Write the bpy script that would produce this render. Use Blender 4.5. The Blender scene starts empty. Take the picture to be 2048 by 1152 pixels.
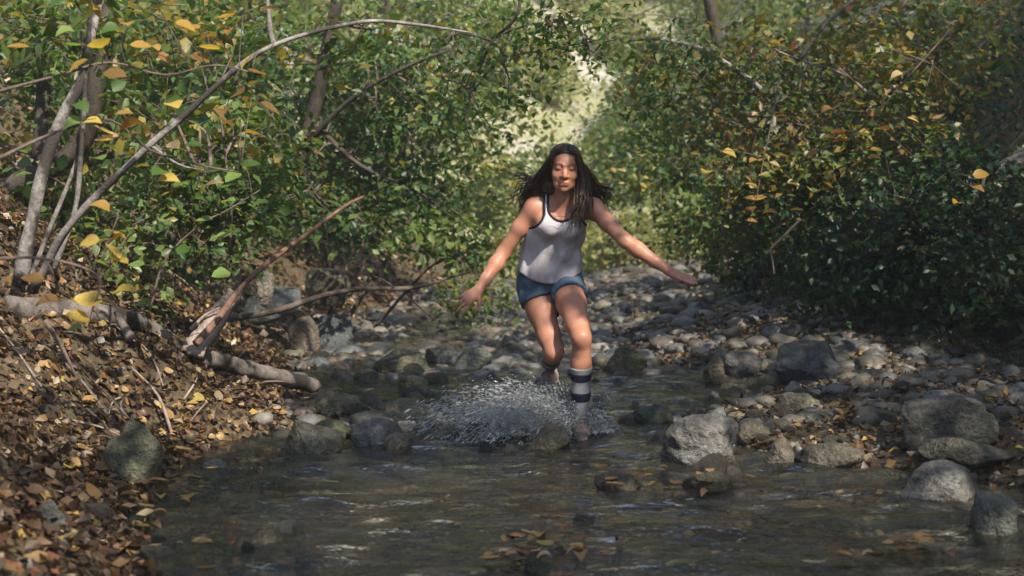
import bpy, math, random
import numpy as np
from mathutils import Vector

random.seed(7)
rng = np.random.default_rng(11)
scene = bpy.context.scene
C = scene.collection

# ------------------------------------------------------------------ camera
CAM_H, LENS, HORIZON = 1.1, 50.0, 440.0
FPX = 2048 * LENS / 36.0
PITCH = math.atan((576 - HORIZON) / FPX)
cam_data = bpy.data.cameras.new('camera')
cam_data.lens = LENS
cam_data.sensor_width = 36.0
cam_data.clip_end = 400
cam_data.dof.use_dof = True
cam_data.dof.focus_distance = 7.4
cam_data.dof.aperture_fstop = 2.8
cam = bpy.data.objects.new('camera', cam_data)
cam.location = (0, 0, CAM_H)
cam.rotation_euler = (math.radians(90) - PITCH, 0, 0)
C.objects.link(cam)
scene.camera = cam

# ------------------------------------------------------------------ light
SUN_DIR = np.array([0.36, -0.62, 0.70]); SUN_DIR /= np.linalg.norm(SUN_DIR)
world = bpy.data.worlds.new('World'); scene.world = world
world.use_nodes = True
wn = world.node_tree; wn.nodes.clear()
wo = wn.nodes.new('ShaderNodeOutputWorld')
wb = wn.nodes.new('ShaderNodeBackground')
ws = wn.nodes.new('ShaderNodeTexSky')
ws.sky_type = 'NISHITA'; ws.sun_disc = False
ws.sun_elevation = math.asin(SUN_DIR[2])
ws.sun_rotation = math.atan2(SUN_DIR[0], SUN_DIR[1])
ws.air_density = 1.0; ws.dust_density = 0.7; ws.ozone_density = 1.0
wb.inputs['Strength'].default_value = 0.11
wn.links.new(ws.outputs[0], wb.inputs['Color'])
wn.links.new(wb.outputs[0], wo.inputs['Surface'])
sun_data = bpy.data.lights.new('sun', 'SUN')
sun_data.energy = 4.6
sun_data.angle = math.radians(0.53)
sun_data.color = (1.0, 0.91, 0.76)
sun = bpy.data.objects.new('sun', sun_data)
sun.rotation_euler = Vector(tuple(SUN_DIR)).to_track_quat('Z', 'Y').to_euler()
sun.location = (7, -10, 14)
C.objects.link(sun)

scene.render.engine = 'CYCLES'
scene.view_settings.view_transform = 'Standard'
scene.view_settings.look = 'None'
scene.view_settings.exposure = 0.95
scene.view_settings.gamma = 1.0
scene.cycles.max_bounces = 8
scene.cycles.transparent_max_bounces = 12
scene.cycles.caustics_reflective = False
scene.cycles.caustics_refractive = False

# ------------------------------------------------------------------ helpers
_F = np.array([0, math.cos(PITCH), -math.sin(PITCH)])
_U = np.array([0, math.sin(PITCH), math.cos(PITCH)])
_X = np.array([1.0, 0, 0])
_O = np.array([0, 0, CAM_H])

def ray(px, py):
    return _X * ((px - 1024) / FPX) + _U * ((576 - py) / FPX) + _F

def at(px, py, Y):
    d = ray(px, py)
    return _O + d * (Y / d[1])

def on_z(px, py, z):
    d = ray(px, py)
    return _O + d * ((z - CAM_H) / d[2])

def hash3(ix, iy, iz, s=0):
    n = (ix.astype(np.int64) * 374761393 + iy.astype(np.int64) * 668265263 + iz.astype(np.int64) * 2147483647 + s * 974634777) & 0xFFFFFFFF
    n = ((n ^ (n >> 13)) * 1274126177) & 0xFFFFFFFF
    n = (n ^ (n >> 16)) & 0xFFFFFF
    return n / float(0xFFFFFF) * 2 - 1

def noise(P, s=0):
    P = np.asarray(P, float)
    if P.shape[-1] == 2:
        P = np.concatenate([P, np.zeros(P.shape[:-1] + (1,))], -1)
    i = np.floor(P); f = P - i; f = f * f * (3 - 2 * f)
    i = i.astype(np.int64)
    x, y, z = i[..., 0], i[..., 1], i[..., 2]
    u, v, w = f[..., 0], f[..., 1], f[..., 2]
    def L(a, b, t): return a + (b - a) * t
    r = []
    for dz in (0, 1):
        a = L(hash3(x, y, z + dz, s), hash3(x + 1, y, z + dz, s), u)
        b = L(hash3(x, y + 1, z + dz, s), hash3(x + 1, y + 1, z + dz, s), u)
        r.append(L(a, b, v))
    return L(r[0], r[1], w)

def fbm(P, oct=4, s=0):
    P = np.asarray(P, float); a = 1.0; t = 0; tot = 0
    for o in range(oct):
        t = t + a * noise(P * 2 ** o + 17.3 * o, s + o); tot += a; a *= 0.5
    return t / tot

def mesh_np(name, V, F, mat=None, smooth=True, col=None, mats=None, fmat=None):
    """F: an (n,3) or (n,4) integer array, or a list of such arrays."""
    me = bpy.data.meshes.new(name)
    V = np.ascontiguousarray(V, np.float32)
    Fs = [f for f in (F if isinstance(F, list) else [F]) if len(f)]
    me.vertices.add(len(V)); me.vertices.foreach_set('co', V.ravel())
    loops = np.concatenate([np.asarray(f, np.int32).ravel() for f in Fs])
    tot = np.concatenate([np.full(len(f), f.shape[1], np.int32) for f in Fs])
    st = np.concatenate([[0], np.cumsum(tot)[:-1]]).astype(np.int32)
    me.loops.add(len(loops)); me.loops.foreach_set('vertex_index', loops)
    me.polygons.add(len(tot)); me.polygons.foreach_set('loop_start', st)
    me.polygons.foreach_set('loop_total', tot)
    if smooth:
        me.polygons.foreach_set('use_smooth', np.ones(len(tot), bool))
    if col is not None:
        ca = me.color_attributes.new('Col', 'FLOAT_COLOR', 'POINT')
        cc = np.ones((len(V), 4), np.float32); cc[:, :3] = col
        ca.data.foreach_set('color', cc.ravel())
    if mats:
        for m in mats: me.materials.append(m)
        if fmat is not None: me.polygons.foreach_set('material_index', np.asarray(fmat, np.int32))
    elif mat: me.materials.append(mat)
    me.update(calc_edges=True); me.validate()
    return me

def link(name, me, parent=None, loc=(0, 0, 0), label=None, cat=None, group=None, kind=None):
    o = bpy.data.objects.new(name, me); C.objects.link(o)
    o.location = [float(v) for v in loc]
    if parent is not None: o.parent = parent
    if label: o['label'] = label
    if cat: o['category'] = cat
    if group: o['group'] = group
    if kind: o['kind'] = kind
    return o

def tube(pts, r0, r1, sides=8, seed=0, wob=0.0, subdiv=1, prof=None):
    """tapered tube through points with caps -> V, F(quads), T(tris)"""
    P = np.asarray(pts, float)
    if subdiv > 1 and len(P) > 2:        # Catmull-Rom
        Q = np.vstack([2 * P[0] - P[1], P, 2 * P[-1] - P[-2]]); out = []
        for i in range(1, len(Q) - 2):
            for t in np.linspace(0, 1, subdiv, endpoint=False):
                a, b, c, d = Q[i - 1], Q[i], Q[i + 1], Q[i + 2]
                out.append(0.5 * ((2 * b) + (-a + c) * t + (2 * a - 5 * b + 4 * c - d) * t * t + (-a + 3 * b - 3 * c + d) * t ** 3))
        out.append(P[-1]); P = np.array(out)
    n = len(P)
    L = np.concatenate([[0], np.cumsum(np.linalg.norm(np.diff(P, axis=0), axis=1))]); L /= L[-1]
    R = r0 + (r1 - r0) * L if prof is None else np.interp(L, prof[0], prof[1])
    T = np.gradient(P, axis=0); T /= np.linalg.norm(T, axis=1)[:, None] + 1e-9
    ref = np.array([0.0, 0, 1]) if abs(T[0][2]) < 0.9 else np.array([1.0, 0, 0])
    V = []
    A = np.cross(T[0], ref); A /= np.linalg.norm(A)
    for i in range(n):
        A = A - T[i] * np.dot(A, T[i]); A /= np.linalg.norm(A) + 1e-9
        B = np.cross(T[i], A)
        th = np.linspace(0, 2 * np.pi, sides, endpoint=False)
        rr = np.full(sides, R[i])
        if wob: rr = rr * (1 + wob * noise(np.stack([np.cos(th) * 1.3 + seed * 3.1, np.sin(th) * 1.3, np.full(sides, L[i] * n * 0.35)], -1), seed))
        V.append(P[i] + np.outer(np.cos(th) * rr, A) + np.outer(np.sin(th) * rr, B))
    V = np.vstack(V)
    a = np.arange(n - 1)[:, None] * sides + np.arange(sides)[None, :]
    b = np.arange(n - 1)[:, None] * sides + (np.arange(sides)[None, :] + 1) % sides
    Q = np.stack([a, b, b + sides, a + sides], -1).reshape(-1, 4)
    m = len(V)
    V = np.vstack([V, P[0], P[-1]])
    k = np.arange(sides); k2 = (k + 1) % sides
    T1 = np.stack([np.full(sides, m), k2, k], -1)
    o = (n - 1) * sides
    T2 = np.stack([np.full(sides, m + 1), o + k, o + k2], -1)
    return V, Q, np.vstack([T1, T2])

def merge(parts):
    Vs, Qs, Ts, o = [], [], [], 0
    for V, Q, T in parts:
        Vs.append(V); Qs.append(Q + o); Ts.append(T + o); o += len(V)
    return np.vstack(Vs), [np.vstack(Qs), np.vstack(Ts)]

def unit(A):
    return A / (np.linalg.norm(A, axis=-1, keepdims=True) + 1e-9)

# ------------------------------------------------------------------ materials
def new_mat(name):
    m = bpy.data.materials.new(name); m.use_nodes = True
    nt = m.node_tree; nt.nodes.clear()
    out = nt.nodes.new('ShaderNodeOutputMaterial')
    return m, nt, out

def N(nt, t, **kw):
    n = nt.nodes.new(t)
    for k, v in kw.items():
        if k in n.inputs: n.inputs[k].default_value = v
        else: setattr(n, k, v)
    return n

def mixrgb(nt, fac, a, b, mode='MIX'):
    n = nt.nodes.new('ShaderNodeMix'); n.data_type = 'RGBA'; n.blend_type = mode
    for sock, v in ((n.inputs[0], fac), (n.inputs[6], a), (n.inputs[7], b)):
        if hasattr(v, 'is_linked'): nt.links.new(v, sock)
        elif isinstance(v, (int, float)): sock.default_value = v
        else: sock.default_value = (*v, 1.0)
    return n.outputs[2]

def ramp(nt, src, stops):
    n = nt.nodes.new('ShaderNodeValToRGB')
    e = n.color_ramp.elements
    while len(e) < len(stops): e.new(0.5)
    for el, (p, c) in zip(e, stops):
        el.position = p; el.color = (*c, 1) if not isinstance(c, (int, float)) else (c, c, c, 1)
    nt.links.new(src, n.inputs[0]); return n.outputs[0]

def tex_noise(nt, scale, detail=4, rough=0.6, coord='Object', vec_scale=None):
    tc = N(nt, 'ShaderNodeTexCoord'); v = tc.outputs[coord]
    if vec_scale:
        mp = N(nt, 'ShaderNodeMapping'); mp.inputs['Scale'].default_value = vec_scale
        nt.links.new(v, mp.inputs[0]); v = mp.outputs[0]
    n = N(nt, 'ShaderNodeTexNoise'); n.inputs['Scale'].default_value = scale
    n.inputs['Detail'].default_value = detail; n.inputs['Roughness'].default_value = rough
    nt.links.new(v, n.inputs['Vector']); return n.outputs[0]

def bump(nt, h, dist, strength=1.0):
    b = N(nt, 'ShaderNodeBump'); b.inputs['Distance'].default_value = dist; b.inputs['Strength'].default_value = strength
    nt.links.new(h, b.inputs['Height']); return b.outputs[0]

def principled(nt, out, color, rough=0.7, normal=None, spec=0.5):
    p = N(nt, 'ShaderNodeBsdfPrincipled')
    if hasattr(color, 'is_linked'): nt.links.new(color, p.inputs['Base Color'])
    else: p.inputs['Base Color'].default_value = (*color, 1)
    if hasattr(rough, 'is_linked'): nt.links.new(rough, p.inputs['Roughness'])
    else: p.inputs['Roughness'].default_value = rough
    p.inputs['Specular IOR Level'].default_value = spec
    if normal is not None: nt.links.new(normal, p.inputs['Normal'])
    nt.links.new(p.outputs[0], out.inputs['Surface']); return p

def make_rock_mat():
    m, nt, out = new_mat('river_stone')
    oi = N(nt, 'ShaderNodeObjectInfo')
    n1 = tex_noise(nt, 5.0, 6, 0.65); n2 = tex_noise(nt, 38.0, 4, 0.7)
    c = mixrgb(nt, 1.0, oi.outputs['Color'], ramp(nt, n1, [(0.32, 0.32), (0.5, 0.8), (0.68, 1.3)]), 'MULTIPLY')
    c = mixrgb(nt, 1.0, c, ramp(nt, n2, [(0.3, 0.5), (0.65, 1.15)]), 'MULTIPLY')
    n4 = tex_noise(nt, 140.0, 2, 0.6)
    c = mixrgb(nt, 1.0, c, ramp(nt, n4, [(0.35, 0.6), (0.6, 1.1)]), 'MULTIPLY')
    # moss and algae in patches, amount from the object's alpha
    n3 = tex_noise(nt, 7.0, 5, 0.7)
    ad = N(nt, 'ShaderNodeMath', operation='SUBTRACT'); ad.inputs[0].default_value = 1.0
    nt.links.new(oi.outputs['Alpha'], ad.inputs[1])
    su = N(nt, 'ShaderNodeMath', operation='SUBTRACT'); nt.links.new(n3, su.inputs[0]); nt.links.new(ad.outputs[0], su.inputs[1])
    mu = N(nt, 'ShaderNodeMath', operation='MULTIPLY', use_clamp=True); nt.links.new(su.outputs[0], mu.inputs[0]); mu.inputs[1].default_value = 6.0
    mosscol = ramp(nt, n2, [(0.3, (0.035, 0.05, 0.012)), (0.7, (0.10, 0.115, 0.03))])
    c = mixrgb(nt, mu.outputs[0], c, mosscol)
    hh = N(nt, 'ShaderNodeMath', operation='ADD'); nt.links.new(n1, hh.inputs[0]); nt.links.new(n2, hh.inputs[1])
    principled(nt, out, c, 0.55, bump(nt, hh.outputs[0], 0.035, 0.9), 0.45)
    return m
M_ROCK = make_rock_mat()

def make_attr_stone():
    m, nt, out = new_mat('pebble_stone')
    at_ = N(nt, 'ShaderNodeAttribute', attribute_name='Col')
    n2 = tex_noise(nt, 45.0, 4, 0.7)
    c = mixrgb(nt, 1.0, at_.outputs['Color'], ramp(nt, n2, [(0.3, 0.65), (0.65, 1.25)]), 'MULTIPLY')
    principled(nt, out, c, 0.55, bump(nt, n2, 0.008, 0.6), 0.45)
    return m
M_PEB = make_attr_stone()

def make_leaf_mat(name, use_obj=False, trans=0.5, gloss=0.035):
    m, nt, out = new_mat(name)
    if use_obj:
        src = N(nt, 'ShaderNodeObjectInfo').outputs['Color']
        n = tex_noise(nt, 22.0, 4, 0.7)
        src = mixrgb(nt, 1.0, src, ramp(nt, n, [(0.3, 0.6), (0.6, 1.15)]), 'MULTIPLY')
    else:
        src = N(nt, 'ShaderNodeAttribute', attribute_name='Col').outputs['Color']
    d = N(nt, 'ShaderNodeBsdfDiffuse'); t = N(nt, 'ShaderNodeBsdfTranslucent'); g = N(nt, 'ShaderNodeBsdfGlossy')
    g.inputs['Roughness'].default_value = 0.45
    nt.links.new(src, d.inputs['Color'])
    tc = mixrgb(nt, 1.0, src, (1.25, 1.2, 0.6), 'MULTIPLY')
    nt.links.new(tc, t.inputs['Color'])
    mx = N(nt, 'ShaderNodeMixShader'); mx.inputs[0].default_value = trans
    nt.links.new(d.outputs[0], mx.inputs[1]); nt.links.new(t.outputs[0], mx.inputs[2])
    m2 = N(nt, 'ShaderNodeMixShader'); m2.inputs[0].default_value = gloss
    nt.links.new(mx.outputs[0], m2.inputs[1]); nt.links.new(g.outputs[0], m2.inputs[2])
    nt.links.new(m2.outputs[0], out.inputs['Surface'])
    return m
M_LEAF = make_leaf_mat('foliage')
M_LEAF_OBJ = make_leaf_mat('broad_leaf', True)
M_DRY = make_leaf_mat('dry_leaf', False, 0.18, 0.04)
M_DRY_OBJ = make_leaf_mat('dry_leaf_single', True, 0.18, 0.04)

def make_bark(name, c0, c1, blot=None, scale=6):
    m, nt, out = new_mat(name)
    n1 = tex_noise(nt, scale, 6, 0.7); n2 = tex_noise(nt, scale * 7, 4, 0.7)
    c = ramp(nt, n1, [(0.32, c0), (0.62, c1)])
    if blot: c = mixrgb(nt, ramp(nt, tex_noise(nt, 4.0, 4, 0.6), [(0.48, 0.0), (0.56, 1.0)]), c, blot)
    c = mixrgb(nt, 1.0, c, ramp(nt, n2, [(0.3, 0.7), (0.7, 1.15)]), 'MULTIPLY')
    principled(nt, out, c, 0.85, bump(nt, n2, 0.01, 0.8), 0.25)
    return m
M_BARK = make_bark('dark_bark', (0.035, 0.028, 0.022), (0.11, 0.09, 0.075))
M_PALE = make_bark('pale_bark', (0.15, 0.13, 0.12), (0.40, 0.37, 0.35), (0.07, 0.06, 0.055), 11)
M_LOG = make_bark('weathered_log', (0.07, 0.055, 0.045), (0.30, 0.26, 0.235), (0.04, 0.034, 0.03), 16)
M_WOOD = make_bark('split_wood', (0.20, 0.15, 0.12), (0.42, 0.34, 0.29), None, 10)
M_RED = make_bark('reddish_stick', (0.13, 0.065, 0.045), (0.26, 0.15, 0.11), None, 8)
M_TWIG = make_bark('twig', (0.06, 0.045, 0.035), (0.22, 0.17, 0.14), None, 8)

def make_ground():
    m, nt, out = new_mat('forest_soil')
    n1 = tex_noise(nt, 1.7, 6, 0.65); n2 = tex_noise(nt, 22.0, 6, 0.75); n3 = tex_noise(nt, 70, 3, 0.7)
    c = ramp(nt, n2, [(0.28, (0.035, 0.026, 0.016)), (0.45, (0.11, 0.08, 0.05)), (0.6, (0.2, 0.15, 0.09)), (0.75, (0.30, 0.24, 0.17))])
    c = mixrgb(nt, ramp(nt, n1, [(0.4, 0.0), (0.65, 0.6)]), c, (0.13, 0.12, 0.07))
    c = mixrgb(nt, 1.0, c, ramp(nt, n3, [(0.3, 0.6), (0.7, 1.2)]), 'MULTIPLY')
    hh = N(nt, 'ShaderNodeMath', operation='ADD'); nt.links.new(n2, hh.inputs[0]); nt.links.new(n3, hh.inputs[1])
    principled(nt, out, c, 0.9, bump(nt, hh.outputs[0], 0.03, 0.8), 0.2)
    return m
M_GROUND = make_ground()
def make_hill():
    m, nt, out = new_mat('dry_scree_slope')
    n1 = tex_noise(nt, .35, 6, .65); n2 = tex_noise(nt, 5.0, 6, .75)
    c = ramp(nt, n2, [(.3, (.40, .36, .28)), (.5, (.58, .54, .48)), (.7, (.72, .69, .68))])
    c = mixrgb(nt, ramp(nt, n1, [(.42, 0.0), (.56, .85)]), c, (.40, .40, .20))
    principled(nt, out, c, .9, bump(nt, n2, .15, .8), .2); return m
M_HILL = make_hill()

def make_water():
    m, nt, out = new_mat('stream_water')
    a = tex_noise(nt, 3.2, 5, 0.62, 'Object', (1.0, 2.3, 1.0))
    b = tex_noise(nt, 16.0, 3, 0.6, 'Object', (1.0, 2.0, 1.0))
    s = N(nt, 'ShaderNodeMath', operation='MULTIPLY_ADD'); nt.links.new(b, s.inputs[0]); s.inputs[1].default_value = 0.22; nt.links.new(a, s.inputs[2])
    nrm = bump(nt, s.outputs[0], 0.05, 1.0)
    fr = N(nt, 'ShaderNodeFresnel'); fr.inputs['IOR'].default_value = 1.33; nt.links.new(nrm, fr.inputs['Normal'])
    tr = N(nt, 'ShaderNodeBsdfTransparent'); tr.inputs['Color'].default_value = (0.72, 0.66, 0.50, 1)
    gl = N(nt, 'ShaderNodeBsdfGlossy'); gl.inputs['Roughness'].default_value = 0.04; nt.links.new(nrm, gl.inputs['Normal'])
    mx = N(nt, 'ShaderNodeMixShader'); nt.links.new(fr.outputs[0], mx.inputs[0])
    df = N(nt, 'ShaderNodeBsdfDiffuse'); df.inputs['Color'].default_value = (0.20, 0.21, 0.18, 1)
    tb = N(nt, 'ShaderNodeMixShader'); tb.inputs[0].default_value = 0.08
    nt.links.new(tr.outputs[0], tb.inputs[1]); nt.links.new(df.outputs[0], tb.inputs[2])
    nt.links.new(tb.outputs[0], mx.inputs[1]); nt.links.new(gl.outputs[0], mx.inputs[2])
    nt.links.new(mx.outputs[0], out.inputs['Surface'])
    return m
M_WATER = make_water()

def make_spray():
    m, nt, out = new_mat('water_spray')
    d = N(nt, 'ShaderNodeBsdfDiffuse'); d.inputs['Color'].default_value = (0.88, 0.9, 0.93, 1)
    tl = N(nt, 'ShaderNodeBsdfTranslucent'); tl.inputs['Color'].default_value = (0.88, 0.9, 0.93, 1)
    tr = N(nt, 'ShaderNodeBsdfTransparent'); tr.inputs['Color'].default_value = (0.93, 0.95, 0.95, 1)
    gl = N(nt, 'ShaderNodeBsdfGlossy'); gl.inputs['Roughness'].default_value = 0.05
    m1 = N(nt, 'ShaderNodeMixShader'); m1.inputs[0].default_value = 0.5
    nt.links.new(d.outputs[0], m1.inputs[1]); nt.links.new(tl.outputs[0], m1.inputs[2])
    m2 = N(nt, 'ShaderNodeMixShader'); m2.inputs[0].default_value = 0.4
    nt.links.new(m1.outputs[0], m2.inputs[1]); nt.links.new(tr.outputs[0], m2.inputs[2])
    fr = N(nt, 'ShaderNodeFresnel'); fr.inputs['IOR'].default_value = 1.33
    m3 = N(nt, 'ShaderNodeMixShader'); nt.links.new(fr.outputs[0], m3.inputs[0])
    nt.links.new(m2.outputs[0], m3.inputs[1]); nt.links.new(gl.outputs[0], m3.inputs[2])
    nt.links.new(m3.outputs[0], out.inputs['Surface'])
    return m
M_SPRAY = make_spray()

# ------------------------------------------------------------------ terrain
LE = np.array([[-8, -1.2], [3.5, -0.95], [4.4, -1.0], [5, -1.2], [6, -1.45], [6.8, -1.3], [7.4, -1.2], [8.2, -1.22], [9.5, -1.3], [11, -1.8], [13, -1.85], [15, -1.7], [20, -1.2], [27, -0.5], [32, 0.2], [60, 3]])
RE = np.array([[-8, 2.4], [4.4, 2.2], [5.6, 1.95], [6.0, 1.7], [6.5, 1.35], [7.0, 0.85], [7.9, 0.83], [8.5, 1.3], [9.2, 1.85], [10, 1.85], [10.6, 1.15], [12, 1.0], [15, 1.0], [20, 1.0], [27, 1.6], [32, 2.4], [60, 5]])

def terrain(x, y):
    x = np.asarray(x, float); y = np.asarray(y, float)
    P = np.stack([x, y], -1)
    wob = 0.12 * fbm(P * 2.1, 3, 5)
    le = np.interp(y, LE[:, 0], LE[:, 1]) + wob
    re = np.interp(y, RE[:, 0], RE[:, 1]) + wob
    z = -0.13 + 0.05 * fbm(P * 1.3, 3, 2)
    z = z + 0.185 * np.exp(-((y - 7.95 - .2 * x) / .48) ** 4) * np.clip((.0 - x) * 1.8, 0, 1) * (.75 + .45 * fbm(P * 2.6, 2, 51))
    z = z + 0.085 * np.clip((y - 9.6) / 1.2, 0, 1) + .05 * np.clip((y - 9.9) / 1.2, 0, 1) * np.clip((x + .1) * 1.5, 0, 1) + .05 * np.exp(-((y - 8.1) / .5) ** 2) * np.clip(x * 2, 0, 1)
    sl = np.maximum(le - x, 0); sr = np.maximum(x - re, 0)
    zl = 0.2 * (1 - np.exp(-sl / 0.22)) + 0.09 * sl + 0.66 * np.maximum(sl - 0.45, 0) - 0.25 * np.maximum(sl - 6, 0)
    zr = 0.21 * (1 - np.exp(-sr / 0.35)) + 0.03 * sr
    bk = x - 3.35 - 0.35 * fbm(np.stack([y * 0.5, x * 0.1], -1), 3, 9)
    bk = bk - np.clip((y - 24) * 0.08, 0, 1.5)
    b = np.maximum(bk, 0)
    zr = zr + 1.35 * np.minimum(b, 2.4) + 0.5 * np.maximum(b - 2.4, 0)
    z = z + zl + zr
    z = z + 0.06 * fbm(P * 3.1, 3, 21) * np.clip(sl + sr * 0.4, 0, 1)
    z = z + 0.25 * fbm(P * 0.7, 4, 31) * np.clip((sl - 0.5) * 0.5, 0, 1)
    hill = np.maximum(y - 30, 0)
    notch = 1 - 0.25 * np.exp(-((x - 2.2 - 0.028 * y) / (1.6 + 0.055 * y)) ** 2)
    z = z + (0.62 * hill) * notch + 0.4 * fbm(P * 0.25, 4, 41) * np.clip(hill * 0.2, 0, 1)
    return z


def axis(lo, hi, mid0, mid1, fine, grow):
    a = [mid0]
    while a[-1] < mid1: a.append(a[-1] + fine)
    s = fine
    while a[-1] < hi: s *= grow; a.append(a[-1] + s)
    b = [mid0]; s = fine
    while b[-1] > lo: s *= grow; b.append(b[-1] - s)
    return np.array(b[:0:-1] + a)

gx = axis(-45, 45, -4, 4.6, 0.07, 1.07); gy = axis(-25, 95, 3.5, 16, 0.07, 1.05)
GX, GY = np.meshgrid(gx, gy, indexing='ij')
GZ = terrain(GX, GY)
def T1(x, y):
    i = min(max(int(np.searchsorted(gx, x)) - 1, 0), len(gx) - 2); j = min(max(int(np.searchsorted(gy, y)) - 1, 0), len(gy) - 2)
    u = (x - gx[i]) / (gx[i + 1] - gx[i]); v = (y - gy[j]) / (gy[j + 1] - gy[j])
    return float((GZ[i, j] * (1 - u) + GZ[i + 1, j] * u) * (1 - v) + (GZ[i, j + 1] * (1 - u) + GZ[i + 1, j + 1] * u) * v)
nx, ny = GX.shape
ii = (np.arange(nx - 1)[:, None] * ny + np.arange(ny - 1)[None, :]).ravel()
quads = np.stack([ii, ii + ny, ii + ny + 1, ii + 1], -1)
far_q = GY.ravel()[quads[:, 0]] > 29.0
GV = np.stack([GX, GY, GZ], -1).reshape(-1, 3)
link('ground', mesh_np('ground', GV, quads[~far_q], M_GROUND), kind='structure')
link('hillside', mesh_np('hillside', GV, quads[far_q], M_HILL), kind='structure')

# water sheet with real ripples
wx = np.arange(-3.6, 4.0, 0.035); wy = axis(-12, 34, 3.2, 12, 0.03, 1.03)
WX, WY = np.meshgrid(wx, wy, indexing='ij')
P = np.stack([WX * 2.6 + .6 * WY, WY * 8.5], -1)
calm = .55 + .45 * fbm(np.stack([WX * .8, WY * .9], -1), 2, 12)
WZ = (0.038 * fbm(P, 2, 3) + 0.006 * fbm(P * np.array([2.1, 2.6]), 2, 8)) * (.5 + calm)
WZ = WZ * np.clip(-terrain(WX, WY) / .13, .2, 1) - .014
FOOT = on_z(1160, 858, 0.0)
dd = np.hypot(WX - FOOT[0], WY - FOOT[1])
WZ += 0.028 * np.cos(dd * 26) * np.exp(-dd * 2.6)
WZ -= 0.03 * np.exp(-(dd / 0.12) ** 2)
nx, ny = WX.shape
ii = (np.arange(nx - 1)[:, None] * ny + np.arange(ny - 1)[None, :]).ravel()
link('stream_water', mesh_np('stream_water', np.stack([WX, WY, WZ], -1).reshape(-1, 3), np.stack([ii, ii + ny, ii + ny + 1, ii + 1], -1), M_WATER), kind='structure')

# ------------------------------------------------------------------ stones
import bmesh
def ico(sub):
    bm = bmesh.new(); bmesh.ops.create_icosphere(bm, subdivisions=sub, radius=1.0)
    V = np.array([v.co[:] for v in bm.verts]); F = np.array([[v.index for v in f.verts] for f in bm.faces]); bm.free()
    return V, F
ICO = {k: ico(k) for k in (1, 2, 3, 4, 5)}

def rock_shape(seed, sub=4, angular=0.3, rough=0.3):
    V, F = ICO[sub]; r = np.random.default_rng(seed)
    o = r.uniform(0, 90, 3)
    d = 1 + rough * 1.3 * fbm(V * 0.9 + o, 2, seed) + rough * .6 * fbm(V * 2.1 + o, 3, seed + 1)
    W = V * d[:, None]
    hard = .62 + .35 * min(1, angular * 1.6)
    for k in range(int(6 + angular * 14)):     # worn facets
        n = unit(r.normal(size=3)); lim = r.uniform(.50, .92) if angular > .25 else r.uniform(.66, .98)
        e = W @ n - lim
        W = W - np.outer(np.maximum(e, 0) * hard, n)
    W = W * (1 + .045 * fbm(V * 5 + o, 3, seed + 3) + .05 * -np.abs(fbm(V * 3.1 + o, 2, seed + 5)))[:, None]
    W = W - (W.max(0) + W.min(0)) / 2
    return W / np.abs(W).max(0), F

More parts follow.
